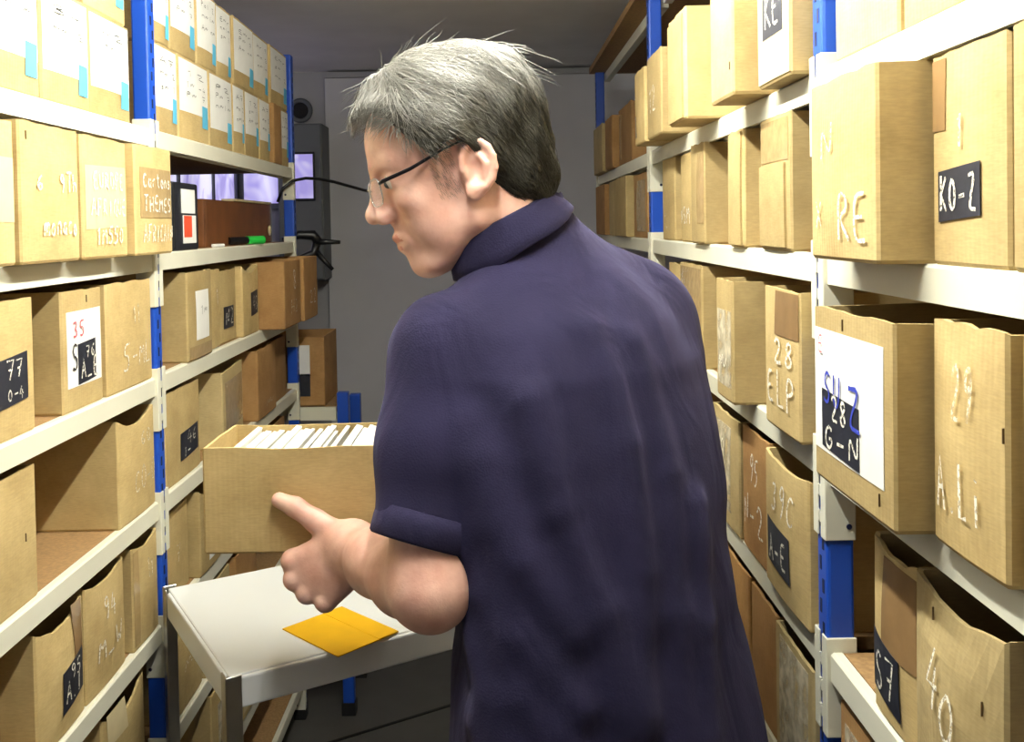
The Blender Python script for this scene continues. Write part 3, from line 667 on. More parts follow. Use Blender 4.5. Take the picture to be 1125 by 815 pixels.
# ------------------------------------------------------------------ ceiling lamp over the aisle (above the frame)
lp = empty('ceiling_lamp', (LAMP[0], LAMP[1], ZC), 0, 'long fluorescent batten lamp hung from the ceiling above the person', 'lamp')
box('housing', -.025, .025, -.62, .62, -.135, -.1, 'white_enamel', lp, bevel=.004)
for q in (-.4, .4): box('hanger', -.006, .006, q-.006, q+.006, -.1005, -.0005, 'steel', lp)
tube('tube', [(0, -.59, -.153), (0, .59, -.153)], .013, 'tube', lp)

# ------------------------------------------------------------------ trolley
TZ = .885
tr = empty('trolley', (-.393, 1.339, 0), R(31), 'white-topped trolley on chrome legs standing in the aisle', 'trolley')
TL, TD = .62, .405
box('tabletop', .004, TL-.004, .004, TD-.004, TZ-.02, TZ, 'laminate', tr, bevel=.003)
for nm, a in (('apron', (.018, TL-.018, -.001, .012)), ('apron', (.018, TL-.018, TD-.012, TD+.001)), ('apron', (-.001, .012, .018, TD-.018)), ('apron', (TL-.012, TL+.001, .018, TD-.018))):
    box(nm, a[0], a[1], a[2], a[3], TZ-.048, TZ-.003, 'laminate', tr, bevel=.003)
for cx, sx in ((-.004, 1), (TL+.004, -1)):
    for cy, sy in ((-.004, 1), (TD+.004, -1)):
        bm = bmesh.new()
        xs = sorted((cx, cx+sx*.024)); ys = sorted((cy, cy+sy*.003)); bbox_bm(bm, xs[0], xs[1], ys[0], ys[1], .085, TZ+.002, .001, 1)
        xs = sorted((cx, cx+sx*.003)); ys = sorted((cy, cy+sy*.024)); bbox_bm(bm, xs[0], xs[1], ys[0], ys[1], .085, TZ+.002, .001, 1)
        lg = bm_obj('leg', bm, 'steel', tr)
        bm = bmesh.new()
        wx, wy = cx+sx*.014, cy+sy*.014
        bmesh.ops.create_cone(bm, cap_ends=True, segments=18, radius1=.034, radius2=.034, depth=.02, matrix=Matrix.Translation((wx, wy, .0345)) @ Matrix.Rotation(math.pi/2, 4, 'Y'))
        bm_obj('wheel', bm, 'rubber', lg)
        box('fork', wx-.014, wx+.014, wy-.006, wy+.006, .04, .088, 'steel', lg)
box('lower_shelf', .02, TL-.02, .02, TD-.02, .3, .318, 'laminate', tr, bevel=.003)
tube('brace_rod', [(.02, .006, .745), (TL-.02, .006, .745)], .0022, 'rubber', tr)
en = empty('envelope', (-.258, 1.49, TZ+.0006), R(-44), 'yellow paper envelope lying on the white trolley top', 'envelope')
box('sheet', -.073, .073, -.058, .058, 0, .0016, 'yellow', en)
box('flap', -.073, .073, .02, .058, .0017, .0024, 'yellow', en)

# ------------------------------------------------------------------ held box and its cards
HB = empty('card_box', (-.215, 1.275, 1.084), 0, 'long open cardboard box of white index cards held in his hands', 'box')
V, F, fyh = box_shell(.372, .158, .142, .001, 0, .004, random.Random(2))
me_obj('carton', V, F, 'card', HB)
me_obj('fold_line', *text_mesh('-', -.17, .02, .17, .02, .001, lambda a, b2: (a, -.0012, .008), random.Random(1)), 'card_brown', HB)
rc = random.Random(5)
x = -.390
k = 0
while x < -.06:
    t = rc.uniform(.0045, .0085); hgt = rc.uniform(.128, .139); wd = .144
    bm = bmesh.new(); bbox_bm(bm, -t/2, t/2, -wd/2, wd/2, 0, hgt)
    c = bm_obj('index_card', bm, 'paper', None, loc=(x, 1.354+rc.uniform(-.001, .001), 1.0895), rot=(0, R(rc.uniform(9, 13)), 0))
    c.location.z += .0008
    tag(c, 'white index card standing in the held cardboard box', 'card', 'index cards in the held box')
    x += t+rc.uniform(.0012, .0035)
#PERSON
# ------------------------------------------------------------------ person
def g_noise(name, col, rough, **k): return mat(name, col, rough, **k)
# skin: mottled, slight subsurface
m, nt, b = new_mat('skin')
b.inputs['Roughness'].default_value = .42; b.inputs['Subsurface Weight'].default_value = .12; b.inputs['Subsurface Radius'].default_value = (.012, .005, .003); b.inputs['Subsurface Scale'].default_value = .6
tc = nt.nodes.new('ShaderNodeTexCoord')
n = nt.nodes.new('ShaderNodeTexNoise'); n.inputs['Scale'].default_value = 38; n.inputs['Detail'].default_value = 5
nt.links.new(tc.outputs['Object'], n.inputs['Vector'])
r = nt.nodes.new('ShaderNodeValToRGB'); r.color_ramp.elements[0].position = .3; r.color_ramp.elements[1].position = .7
r.color_ramp.elements[0].color = lin((214, 162, 144)); r.color_ramp.elements[1].color = lin((236, 192, 174))
nt.links.new(n.outputs['Fac'], r.inputs['Fac']); nt.links.new(r.outputs['Color'], b.inputs['Base Color'])
n2 = nt.nodes.new('ShaderNodeTexNoise'); n2.inputs['Scale'].default_value = 260; n2.inputs['Detail'].default_value = 4
nt.links.new(tc.outputs['Object'], n2.inputs['Vector'])
bp = nt.nodes.new('ShaderNodeBump'); bp.inputs['Strength'].default_value = .22; bp.inputs['Distance'].default_value = .0015
nt.links.new(n2.outputs['Fac'], bp.inputs['Height']); nt.links.new(bp.outputs['Normal'], b.inputs['Normal'])
# shirt: faded navy pique knit
m, nt, b = new_mat('shirt_navy')
b.inputs['Roughness'].default_value = .9; b.inputs['Specular IOR Level'].default_value = .15
b.inputs['Sheen Weight'].default_value = .22; b.inputs['Sheen Roughness'].default_value = .5; b.inputs['Sheen Tint'].default_value = lin((150, 145, 190))
tc = nt.nodes.new('ShaderNodeTexCoord')
n = nt.nodes.new('ShaderNodeTexNoise'); n.inputs['Scale'].default_value = 9; n.inputs['Detail'].default_value = 5
nt.links.new(tc.outputs['Object'], n.inputs['Vector'])
r = nt.nodes.new('ShaderNodeValToRGB'); r.color_ramp.elements[0].position = .3; r.color_ramp.elements[1].position = .72
r.color_ramp.elements[0].color = lin((29, 27, 50)); r.color_ramp.elements[1].color = lin((38, 35, 62))
nt.links.new(n.outputs['Fac'], r.inputs['Fac']); nt.links.new(r.outputs['Color'], b.inputs['Base Color'])
n2 = nt.nodes.new('ShaderNodeTexVoronoi'); n2.inputs['Scale'].default_value = 420
nt.links.new(tc.outputs['Object'], n2.inputs['Vector'])
mp = nt.nodes.new('ShaderNodeMapping'); mp.inputs['Scale'].default_value = (16, 16, 6); mp.inputs['Rotation'].default_value = (.3, .5, .4)
nt.links.new(tc.outputs['Object'], mp.inputs['Vector'])
n3 = nt.nodes.new('ShaderNodeTexNoise'); n3.inputs['Scale'].default_value = 1; n3.inputs['Detail'].default_value = 2; n3.inputs['Distortion'].default_value = .8
nt.links.new(mp.outputs[0], n3.inputs['Vector'])
b1 = nt.nodes.new('ShaderNodeBump'); b1.inputs['Strength'].default_value = .5; b1.inputs['Distance'].default_value = .012
nt.links.new(n3.outputs['Fac'], b1.inputs['Height'])
b2 = nt.nodes.new('ShaderNodeBump'); b2.inputs['Strength'].default_value = .25; b2.inputs['Distance'].default_value = .001
nt.links.new(n2.outputs['Distance'], b2.inputs['Height']); nt.links.new(b1.outputs['Normal'], b2.inputs['Normal']); nt.links.new(b2.outputs['Normal'], b.inputs['Normal'])
mat('trouser', (34, 34, 40), .85, var=.1, scale=30, bump=.2)
mat('shoe', (24, 20, 18), .45)
mat('hair_white', (142, 140, 133), .45, var=.1, scale=60); mat('hair_grey', (104, 102, 93), .45, var=.15, scale=60); mat('hair_dark', (50, 48, 39), .5, var=.2, scale=60)
m, nt, b = new_mat('hair_cap'); b.inputs['Roughness'].default_value = .6
tc = nt.nodes.new('ShaderNodeTexCoord'); sp = nt.nodes.new('ShaderNodeSeparateXYZ'); nt.links.new(tc.outputs['Object'], sp.inputs[0])
n = nt.nodes.new('ShaderNodeTexNoise'); n.inputs['Scale'].default_value = 130; n.inputs['Detail'].default_value = 4; nt.links.new(tc.outputs['Object'], n.inputs['Vector'])
ma = nt.nodes.new('ShaderNodeMath'); ma.operation = 'MULTIPLY_ADD'; ma.inputs[1].default_value = .06; nt.links.new(n.outputs['Fac'], ma.inputs[0]); nt.links.new(sp.outputs['Z'], ma.inputs[2])
mr = nt.nodes.new('ShaderNodeMapRange'); mr.inputs['From Min'].default_value = 1.60; mr.inputs['From Max'].default_value = 1.745; nt.links.new(ma.outputs[0], mr.inputs['Value'])
r = nt.nodes.new('ShaderNodeValToRGB'); r.color_ramp.elements[0].color = lin((36, 35, 28)); r.color_ramp.elements[1].color = lin((122, 120, 113))
e_ = r.color_ramp.elements.new(.5); e_.color = lin((70, 68, 60))
nt.links.new(mr.outputs[0], r.inputs['Fac']); nt.links.new(r.outputs['Color'], b.inputs['Base Color'])
mat('eye_white', (222, 214, 206), .2); mat('iris', (58, 66, 70), .2); mat('lip', (204, 134, 120), .5, var=.06, scale=60)
mat('frame_metal', (30, 28, 32), .3, metal=.6); mat('frame_silver', (200, 200, 205), .25, metal=.9)
m, nt, b = new_mat('lens'); b.inputs['Base Color'].default_value = (.9, .93, .95, 1); b.inputs['Roughness'].default_value = .03; b.inputs['Alpha'].default_value = .12

# ---- signed distance modelling, meshed with surface nets
def grid(lo, hi, h):
    ax = [np.arange(lo[i], hi[i]+h, h, dtype=np.float32) for i in range(3)]
    return np.stack(np.meshgrid(*ax, indexing='ij'), -1)
def ell(P, c, r):
    q = P-np.array(c, np.float32); r = np.array(r, np.float32)
    k0 = np.linalg.norm(q/r, axis=-1); k1 = np.linalg.norm(q/(r*r), axis=-1)+1e-9
    return k0*(k0-1)/k1
def rc_(P, a, b, r1, r2):
    a = np.array(a, np.float32); b = np.array(b, np.float32); ba = b-a
    t = np.clip(((P-a)@ba)/(ba@ba), 0, 1)
    return np.linalg.norm(P-a-t[..., None]*ba, axis=-1)-(r1+(r2-r1)*t)
def sm(a, b, k):
    h = np.maximum(k-np.abs(a-b), 0)/k
    return np.minimum(a, b)-h*h*k*.25
def sx(a, b, k): return -sm(-a, -b, k)
def chain(P, pts, k):
    f = None
    for (a, ra), (b, rb) in zip(pts, pts[1:]):
        d = rc_(P, a, b, ra, rb); f = d if f is None else sm(f, d, k)
    return f
def surfnet(f, lo, h):
    s = f < 0
    nx, ny, nz = f.shape
    acc = np.zeros((nx-1, ny-1, nz-1, 3), np.float32); cnt = np.zeros((nx-1, ny-1, nz-1), np.float32)
    corners = [(i, j, k) for i in (0, 1) for j in (0, 1) for k in (0, 1)]
    def sub(A, c): return A[c[0]:nx-1+c[0], c[1]:ny-1+c[1], c[2]:nz-1+c[2]]
    for c in corners:
        for ax in range(3):
            if c[ax]: continue
            d = list(c); d[ax] = 1
            fa, fb = sub(f, c), sub(f, d)
            cr = (fa < 0) != (fb < 0)
            t = np.where(cr, fa/(fa-fb+1e-12*(fa == fb)), 0)
            for q in range(3):
                acc[..., q] += np.where(cr, c[q]+(t if q == ax else 0), 0)
            cnt += cr
    act = cnt > 0
    idx = -np.ones(act.shape, np.int64); idx[act] = np.arange(act.sum())
    ii = np.argwhere(act)
    V = (ii+acc[act]/cnt[act][:, None])*h+np.array(lo)
    Q = []
    for ax in range(3):
        a, b2 = [(1, 2), (2, 0), (0, 1)][ax]
        s0 = np.take(s, range(0, s.shape[ax]-1), ax); s1 = np.take(s, range(1, s.shape[ax]), ax)
        e = np.argwhere(s0 != s1)
        ok = (e[:, a] > 0) & (e[:, b2] > 0) & (e[:, a] < f.shape[a]-1) & (e[:, b2] < f.shape[b2]-1); e = e[ok]
        def cell(da, db):
            c = e.copy(); c[:, a] -= da; c[:, b2] -= db; return idx[c[:, 0], c[:, 1], c[:, 2]]
        q = np.stack([cell(1, 1), cell(0, 1), cell(0, 0), cell(1, 0)], 1)
        flip = ~s[e[:, 0], e[:, 1], e[:, 2]]
        q[flip] = q[flip][:, ::-1]
        Q.append(q)
    return V, np.concatenate(Q)
def relax(V, Q, it=2, lam=.5):
    e = np.concatenate([Q[:, [0, 1]], Q[:, [1, 2]], Q[:, [2, 3]], Q[:, [3, 0]]])
    for _ in range(it):
        acc = np.zeros_like(V); c = np.zeros(len(V))
        for p, q in ((0, 1), (1, 0)):
            np.add.at(acc, e[:, p], V[e[:, q]]); np.add.at(c, e[:, p], 1)
        V = V+lam*(acc/np.maximum(c, 1)[:, None]-V)
    return V
def np_obj(name, V, Q, material, parent=None):
    me = bpy.data.meshes.new(name)
    me.vertices.add(len(V)); me.vertices.foreach_set('co', np.asarray(V, np.float32).ravel())
    me.loops.add(Q.size); me.loops.foreach_set('vertex_index', np.asarray(Q, np.int32).ravel())
    me.polygons.add(len(Q)); me.polygons.foreach_set('loop_start', np.arange(0, Q.size, 4, dtype=np.int32)); me.polygons.foreach_set('loop_total', np.full(len(Q), 4, np.int32))
    me.update(calc_edges=True); me.validate()
    me.polygons.foreach_set('use_smooth', [True]*len(me.polygons))
    for mm in (material if isinstance(material, (list, tuple)) else [material]): me.materials.append(MATS[mm])
    o = bpy.data.objects.new(name, me); COL.objects.link(o)
    if parent is not None:
        o.parent = parent; o.matrix_parent_inverse = Matrix.Translation(parent.location).inverted()
    return o

PB = (.13, 1.1, 0)
man = empty('person', PB, 0, 'grey-haired person in navy polo shirt and glasses holding a card box', 'person')

# ---- head frame: x forward, y to his left (camera side), z up; millimetres
HPITCH, HYAW, HS = R(20), R(9), 1.07
hc = np.array([-.042, 1.200, 1.582])
f0 = np.array([-math.cos(HYAW), -math.sin(HYAW), 0.]); zz = np.array([0, 0, 1.])
hl = np.array([math.sin(HYAW), -math.cos(HYAW), 0.])
hf = math.cos(HPITCH)*f0-math.sin(HPITCH)*zz; hu = math.sin(HPITCH)*f0+math.cos(HPITCH)*zz
HM = np.stack([hf, hl, hu], 1)*(HS/1000.)
def h2w(p): return hc+np.asarray(p, float)@HM.T
def w2h(p): return (np.asarray(p, float)-hc)@np.linalg.inv(HM).T
NB = w2h((.048, 1.215, 1.47)); NB2 = w2h((.045, 1.205, 1.40))

def head_sdf(P):
    f = ell(P, (-10, 0, 52), (95, 74, 78))
    f = sm(f, ell(P, (30, 0, 55), (62, 64, 62)), 30)
    f = sm(f, ell(P, (40, 0, 0), (52, 56, 84)), 25)
    for s in (1, -1):
        f = sm(f, rc_(P, (8, s*46, -48), (66, s*22, -80), 17, 14), 20)
        f = sm(f, rc_(P, (4, s*54, -5), (8, s*47, -48), 15, 16), 16)
        f = sm(f, ell(P, (64, s*42, -4), (20, 15, 14)), 16)
    f = sm(f, ell(P, (76, 0, -80), (17, 22, 15)), 14)
    for s in (1, -1): f = sm(f, ell(P, (50, s*36, -34), (28, 19, 32)), 18)
    f = sm(f, ell(P, (76, 0, -45), (23, 27, 24)), 16)
    f = sm(f, rc_(P, (60, 0, -70), (-5, 0, -75), 22, 26), 24)     # under the jaw
    for s in (1, -1):
        f = sm(f, rc_(P, (89, s*9, 41), (73, s*44, 43), 8.5, 6), 12)
        f = sx(f, -ell(P, (97, s*34, 24), (17, 15, 11)), 10)
        f = sm(f, ell(P, (73.5, s*32, 23), (13.5, 15, 12.5)), 4)
        f = sm(f, rc_(P, (86.5, s*20, 28), (80, s*43, 27), 3.2, 3), 4)       # upper lid
        f = sm(f, rc_(P, (85, s*21, 16.5), (79, s*42, 18), 2.8, 2.6), 5)     # lower lid
    # nose
    f = sm(f, ell(P, (88, 0, 6), (17, 15, 34)), 10)
    f = sm(f, rc_(P, (88, 0, 32), (112, 0, -4), 6.5, 8.5), 10)
    f = sm(f, ell(P, (113, 0, -8), (10, 10.5, 9.5)), 7)
    for s in (1, -1):
        f = sm(f, ell(P, (101, s*13, -14), (12, 7.5, 8)), 6)
        f = sx(f, -ell(P, (104, s*7, -23), (7, 3.6, 4)), 3)
    # lips and mouth
    f = sm(f, chain(P, [((86, 24, -46), 2.2), ((96, 11, -40.5), 4.0), ((99, 0, -40), 4.0), ((96, -11, -40.5), 4.0), ((86, -24, -46), 2.2)], 3), 6)
    f = sm(f, chain(P, [((85, 23, -47), 2.2), ((93.5, 10, -52.5), 4.3), ((95.5, 0, -53), 4.4), ((93.5, -10, -52.5), 4.3), ((85, -23, -47), 2.2)], 3), 6)
    f = sx(f, -chain(P, [((92, 25, -47), 1.2), ((101, 10, -46), 1.6), ((104, 0, -46.2), 1.6), ((101, -10, -46), 1.6), ((92, -25, -47), 1.2)], 2), 3)
    for s in (1, -1):    # fold from nose to mouth corner
        f = sx(f, -chain(P, [((100, s*20, -14), 1.5), ((93, s*30, -32), 2.2), ((85, s*33, -48), 1.2)], 3), 7)
    # neck
    f = sm(f, rc_(P, (-28, 0, -20), tuple(NB), 55, 58), 22)
    f = sm(f, rc_(P, tuple(NB), tuple(NB2), 60, 66), 20)
    # ears
    for s in (1, -1):
        ca, sa = math.cos(R(14)), math.sin(R(14))
        Q = P-np.array((-6, s*72, 4), np.float32)
        qx = Q[..., 0]*ca+Q[..., 2]*sa; qz = -Q[..., 0]*sa+Q[..., 2]*ca; qy = Q[..., 1]*s-np.maximum(-qx, 0)*.45
        E = np.stack([qx, qy, qz], -1)
        plate = ell(E, (-3, 0, 0), (20, 5.5, 31))
        th = np.linspace(-.5, 4.5, 11); hel = []
        for t in th: hel.append(((-3+17.5*math.cos(t+.35), 5, 2+26*math.sin(t+.35)), 4.0))
        ear = sm(plate, chain(E, hel, 2), 4)
        ear = sm(ear, ell(E, (3, 2.5, -27), (10, 5, 10)), 6)              # lobe
        ear = sx(ear, -ell(E, (0, 8, -4), (10, 8, 13)), 4)                # concha
        ear = sm(ear, chain(E, [((-9, 5, -12), 2.8), ((-11, 6, 2), 3.2), ((-4, 6, 14), 2.6)], 2), 3)   # antihelix
        ear = sm(ear, ell(E, (11, 2, -6), (5, 5, 7)), 4)                  # tragus
        f = sm(f, ear, 5)
    return f

hh = 2.6
lo_, hi_ = np.array((-185, -105, -205.)), np.array((132, 105, 145.))
gr = grid(lo_, hi_, hh)
fh = head_sdf(gr)
Vh, Qh = surfnet(fh, lo_, hh)
Vh = relax(Vh, Qh, 1, .4)
Vh_local = Vh.copy()
parts_V = [h2w(Vh)]; parts_Q = [Qh]

# ---- arms and hands (metres, world)
LSH, LEL, LWR = (-.070, 1.105, 1.372), (-.078, 1.018, 1.130), (-.186, 1.222, 1.104)
RSH, REL, RWR = (.190, 1.295, 1.388), (.155, 1.43, 1.17), (.03, 1.395, 1.075)
def left_arm(P):
    f = chain(P, [(LSH, .05), ((-.082, 1.05, 1.22), .043), (LEL, .040)], .03)
    f = sm(f, chain(P, [(LEL, .0365), ((-.108, 1.075, 1.122), .0405), ((-.15, 1.155, 1.112), .0385), (LWR, .0305)], .02), .03)
    f = sm(f, rc_(P, (-.176, 1.213, 1.098), (-.196, 1.228, 1.110), .026, .026), .02)
    return f
def left_hand(P):
    f = None
    mcp = [(-.276, 1.2505, 1.083), (-.272, 1.246, 1.060), (-.255, 1.240, 1.044), (-.230, 1.231, 1.035)]
    wr = [(-.194, 1.233, 1.114), (-.189, 1.228, 1.106), (-.185, 1.222, 1.099), (-.181, 1.217, 1.092)]
    for a, b2, r1, r2 in zip(wr, mcp, (.021, .023, .023, .021), (.0142, .0146, .014, .013)):
        d = rc_(P, a, b2, r1, r2); f = d if f is None else sm(f, d, .012)
    # fingers pass under the bottom edge of the box and curl back up against it
    pip = [(-.286, 1.285, 1.062), (-.282, 1.287, 1.050), (-.265, 1.282, 1.045), (-.239, 1.270, 1.042)]
    dip = [(-.281, 1.31, 1.0705), (-.276, 1.314, 1.068), (-.259, 1.309, 1.066), (-.234, 1.294, 1.063)]
    tip = [(-.274, 1.327, 1.0755), (-.269, 1.334, 1.0755), (-.253, 1.329, 1.0755), (-.230, 1.309, 1.0755)]
    for a, p, d, t, r in zip(mcp, pip, dip, tip, (.0128, .013, .0124, .0112)):
        f = sm(f, chain(P, [(a, r), (p, r*.9), (d, r*.78), (t, r*.68)], .004), .007)
        f = sm(f, rc_(P, (a[0]-.002, a[1]-.004, a[2]), (a[0]-.003, a[1]-.003, a[2]), r*1.02, r), .005)
    # thumb along the near face of the box
    f = sm(f, chain(P, [((-.203, 1.236, 1.113), .0185), ((-.246, 1.2525, 1.134), .0145), ((-.273, 1.2575, 1.151), .0128), ((-.296, 1.2625, 1.1595), .0104)], .006), .014)
    f = sm(f, rc_(P, (-.205, 1.235, 1.11), (-.252, 1.25, 1.092), .014, .009), .012)     # web
    return f
def right_arm(P):
    f = chain(P, [(RSH, .05), (REL, .042)], .03)
    return sm(f, chain(P, [(REL, .042), ((.10, 1.42, 1.135), .042), (RWR, .027)], .02), .03)
def right_hand(P):
    f = None
    mcp = [(-.03, 1.312, 1.066), (-.035, 1.335, 1.064), (-.035, 1.357, 1.063), (-.032, 1.379, 1.063)]
    for i, (a, r) in enumerate(zip(mcp, (.0125, .0125, .012, .011))):
        d = rc_(P, (.022, 1.375+.008*i, 1.075), a, .019, r); f = d if f is None else sm(f, d, .012)
    for i, (a, r) in enumerate(zip(mcp, (.0105, .011, .0105, .0095))):
        L = (.07, .078, .072, .056)[i]
        f = sm(f, chain(P, [(a, r), ((a[0]-L*.5, a[1]-.006, 1.0705), r*.9), ((a[0]-L*.8, a[1]-.009, 1.0735), r*.8), ((a[0]-L, a[1]-.01, 1.0755), r*.7)], .004), .006)
    f = sm(f, chain(P, [((.01, 1.36, 1.085), .016), ((-.004, 1.33, 1.105), .0125), ((-.014, 1.305, 1.132), .011), ((-.0165, 1.292, 1.15), .009)], .006), .012)
    return f
for fn, a, b2 in ((lambda P: sm(left_arm(P), left_hand(P), .016), (-.345, .95, .985), (.0, 1.37, 1.27)), (lambda P: sm(right_arm(P), right_hand(P), .016), (-.14, 1.24, 1.02), (.26, 1.5, 1.3))):
    hstep = .0026
    gp = grid(a, b2, hstep); fa = fn(gp)
    Va, Qa = surfnet(fa, a, hstep)
    Va = relax(Va, Qa, 1, .4)
    parts_Q.append(Qa+sum(len(v) for v in parts_V)); parts_V.append(Va)
body = np_obj('body', np.concatenate(parts_V), np.concatenate(parts_Q), ['skin', 'lip'], man)
ch_ = Vh_local[Qh].mean(1)
lipd = np.minimum(chain(ch_, [((86, 24, -46), 2.2), ((96, 11, -41), 4), ((99, 0, -41), 4), ((96, -11, -41), 4), ((86, -24, -46), 2.2)], 3), chain(ch_, [((85, 23, -47), 2.2), ((93.5, 10, -52), 4.3), ((95.5, 0, -52.5), 4.4), ((93.5, -10, -52), 4.3), ((85, -23, -47), 2.2)], 3))
mi = np.zeros(len(body.data.polygons), np.int32); mi[:len(ch_)] = (lipd < .9) & (np.abs(ch_[:, 1]) < 20) & (ch_[:, 0] > 88)
body.data.polygons.foreach_set('material_index', mi)
# eyes
for s in (1, -1):
    bm = bmesh.new(); bmesh.ops.create_uvsphere(bm, u_segments=18, v_segments=12, radius=.0118*HS)
    e = bm_obj('eye', bm, 'eye_white', None, smooth=True); e.location = Vector(h2w((77.5, s*32, 22.5))); e.parent = man; e.matrix_parent_inverse = Matrix.Translation(man.location).inverted()
    bm = bmesh.new(); bmesh.ops.create_uvsphere(bm, u_segments=14, v_segments=8, radius=.006)
    ir = bm_obj('iris', bm, 'iris', None, smooth=True); ir.location = Vector((h2w((86, s*31.5, 21))-h2w((77.5, s*32, 22.5)))); ir.parent = e

# fingernail on the visible thumb
nl = me_obj('thumbnail', [], [], 'skin') if False else None

# ---- shirt
prof = np.array([  # z, cx, cy, a (across), b (front-back), yaw deg
 (.80, .124, 1.085, .202, .150, 32), (.88, .122, 1.09, .198, .147, 32), (.96, .118, 1.10, .188, .140, 33), (1.06, .112, 1.112, .176, .130, 35), (1.16, .105, 1.128, .172, .126, 36),
 (1.27, .094, 1.15, .176, .124, 38), (1.35, .083, 1.17, .172, .118, 39), (1.40, .074, 1.185, .140, .104, 39), (1.44, .064, 1.198, .10, .085, 39), (1.48, .056, 1.208, .070, .066, 39), (1.52, .05, 1.212, .045, .045, 39), (1.6, .04, 1.22, .03, .03, 39)])
def torso(P):
    z = P[..., 2]
    cx, cy, a, b2, yw = [np.interp(z, prof[:, 0], prof[:, i]) for i in range(1, 6)]
    yw = np.radians(yw)
    dx, dy = P[..., 0]-cx, P[..., 1]-cy
    u = dx*np.cos(yw)+dy*np.sin(yw); v = -dx*np.sin(yw)+dy*np.cos(yw)
    q = 2.35
    k = (np.abs(u/a)**q+np.abs(v/b2)**q)**(1/q)
    f = (k-1)*np.minimum(a, b2)*.9
    return np.maximum(f, .835+.02*np.sin(np.arctan2(v, u)*2)-z)
def dirv(a, b2):
    d = np.array(b2)-np.array(a); return d/np.linalg.norm(d)
HEM = (-.087, 1.04, 1.178)
SLD = dirv((0, 0, 0), dirv((-.084, 1.068, 1.27), (-.088, 1.04, 1.178))+np.array((-.24, 0, 0)))
def shirt_sdf(P):
    f = torso(P)
    nb = (.058, 1.212, 1.425)
    f = sm(f, rc_(P, nb, RSH, .063, .062), .06); f = sm(f, rc_(P, (.185, 1.285, 1.385), (.175, 1.20, 1.2), .06, .07), .07); f = sm(f, rc_(P, (.085, 1.238, 1.475), (.165, 1.28, 1.412), .036, .05), .05)
    f = sm(f, rc_(P, nb, (LSH[0]+.012, LSH[1]+.01, LSH[2]+.010), .060, .058), .05)
    f = sm(f, rc_(P, (.12, 1.18, 1.37), (.04, 1.145, 1.35), .065, .065), .07)     # rounded upper back
    # sleeves
    sl = chain(P, [(LSH, .058), ((-.080, 1.068, 1.27), .055), (HEM, .0555)], .03)
    d = SLD
    sl = sx(sl, (P-np.array(HEM, np.float32))@d.astype(np.float32)-.006, .006)
    f = sm(f, sl, .026)
    sr = rc_(P, RSH, (.165, 1.40, 1.22), .060, .058)
    d2 = dirv(RSH, (.165, 1.40, 1.22)); sr = sx(sr, (P-np.array((.165, 1.40, 1.22), np.float32))@d2.astype(np.float32)-.0, .006)
    f = sm(f, sr, .03)
    # hem and body folds: soft ridges
    def ridge(pts, r, k):
        nonlocal f
        f = sm(f, chain(P, [(p, r) for p in pts], .01), k)
    return f
def on_back(zv, th):
    """point on the torso surface at height z and bearing th (deg, from world -Y toward +X)"""
    i = [np.interp(zv, prof[:, 0], prof[:, k]) for k in range(1, 6)]
    yw = math.radians(i[4]); best = None
    dx, dy = math.sin(R(th)), -math.cos(R(th))
    u = dx*math.cos(yw)+dy*math.sin(yw); v = -dx*math.sin(yw)+dy*math.cos(yw)
    t = 1/((abs(u/i[2])**2.35+abs(v/i[3])**2.35)**(1/2.35))
    return (i[0]+dx*t, i[1]+dy*t, zv)
FOLDS = [([(1.36, -52), (1.27, -42), (1.17, -30), (1.10, -15)], .006), ([(1.30, -46), (1.20, -42), (1.10, -32), (1.03, -14)], .0065), ([(1.22, -52), (1.13, -46), (1.04, -34), (.97, -12)], .007),
         ([(1.12, -55), (1.03, -46), (.95, -30), (.90, -8)], .007), ([(1.40, 14), (1.28, 20), (1.15, 18), (1.02, 10)], .006), ([(1.38, 42), (1.24, 44), (1.1, 36), (.96, 28)], .006),
         ([(1.2, 60), (1.08, 52), (.98, 42), (.88, 36)], .007), ([(1.33, -20), (1.22, -14), (1.12, -2), (1.0, 6)], .005), ([(1.0, -50), (.93, -36), (.87, -16), (.85, 8)], .007)]
hs = .0052
slo, shi = np.array((-.20, .87, .815)), np.array((.36, 1.52, 1.56))
gs = grid(slo, shi, hs)
fs = shirt_sdf(gs)
for pts, r in FOLDS:
    f2 = chain(gs, [(on_back(z, t), r) for z, t in pts], .01)
    fs = sm(fs, f2, .034)
# gentle cloth waviness
fs = fs+.0016*np.sin(gs[..., 0]*46+gs[..., 2]*31+2*np.sin(gs[..., 2]*17))*np.sin(gs[..., 1]*39-gs[..., 2]*23)
Vs, Qs = surfnet(fs, slo, hs)
Vs = relax(Vs, Qs, 2, .5)
shirt = np_obj('polo_shirt', Vs, Qs, 'shirt_navy', man)
def pobj(o, parent=man):
    o.parent = parent; o.matrix_parent_inverse = Matrix.Translation(man.location).inverted() if parent is man else Matrix.Identity(4); return o
# sleeve rib band
dS = Vector(SLD); aS = dS.orthogonal().normalized(); bS = dS.cross(aS)
def ringpts(c, rad, n=36): return [Vector(c)+aS*math.cos(2*math.pi*i/n)*rad+bS*math.sin(2*math.pi*i/n)*rad for i in range(n)]
V = []; F = []; n = 40; secs = [(-.027, .056), (-.0265, .0592), (-.012, .0602), (.004, .0596), (.0065, .0575), (.004, .054), (-.02, .052)]
for off, rad in secs: V += ringpts(Vector(HEM)+dS*off, rad, n)
for i in range(len(secs)-1):
    for k in range(n): F.append((i*n+k, i*n+(k+1) % n, (i+1)*n+(k+1) % n, (i+1)*n+k))
sb = me_obj('sleeve_band', V, F, 'shirt_navy', None, smooth=True); sb.parent = shirt
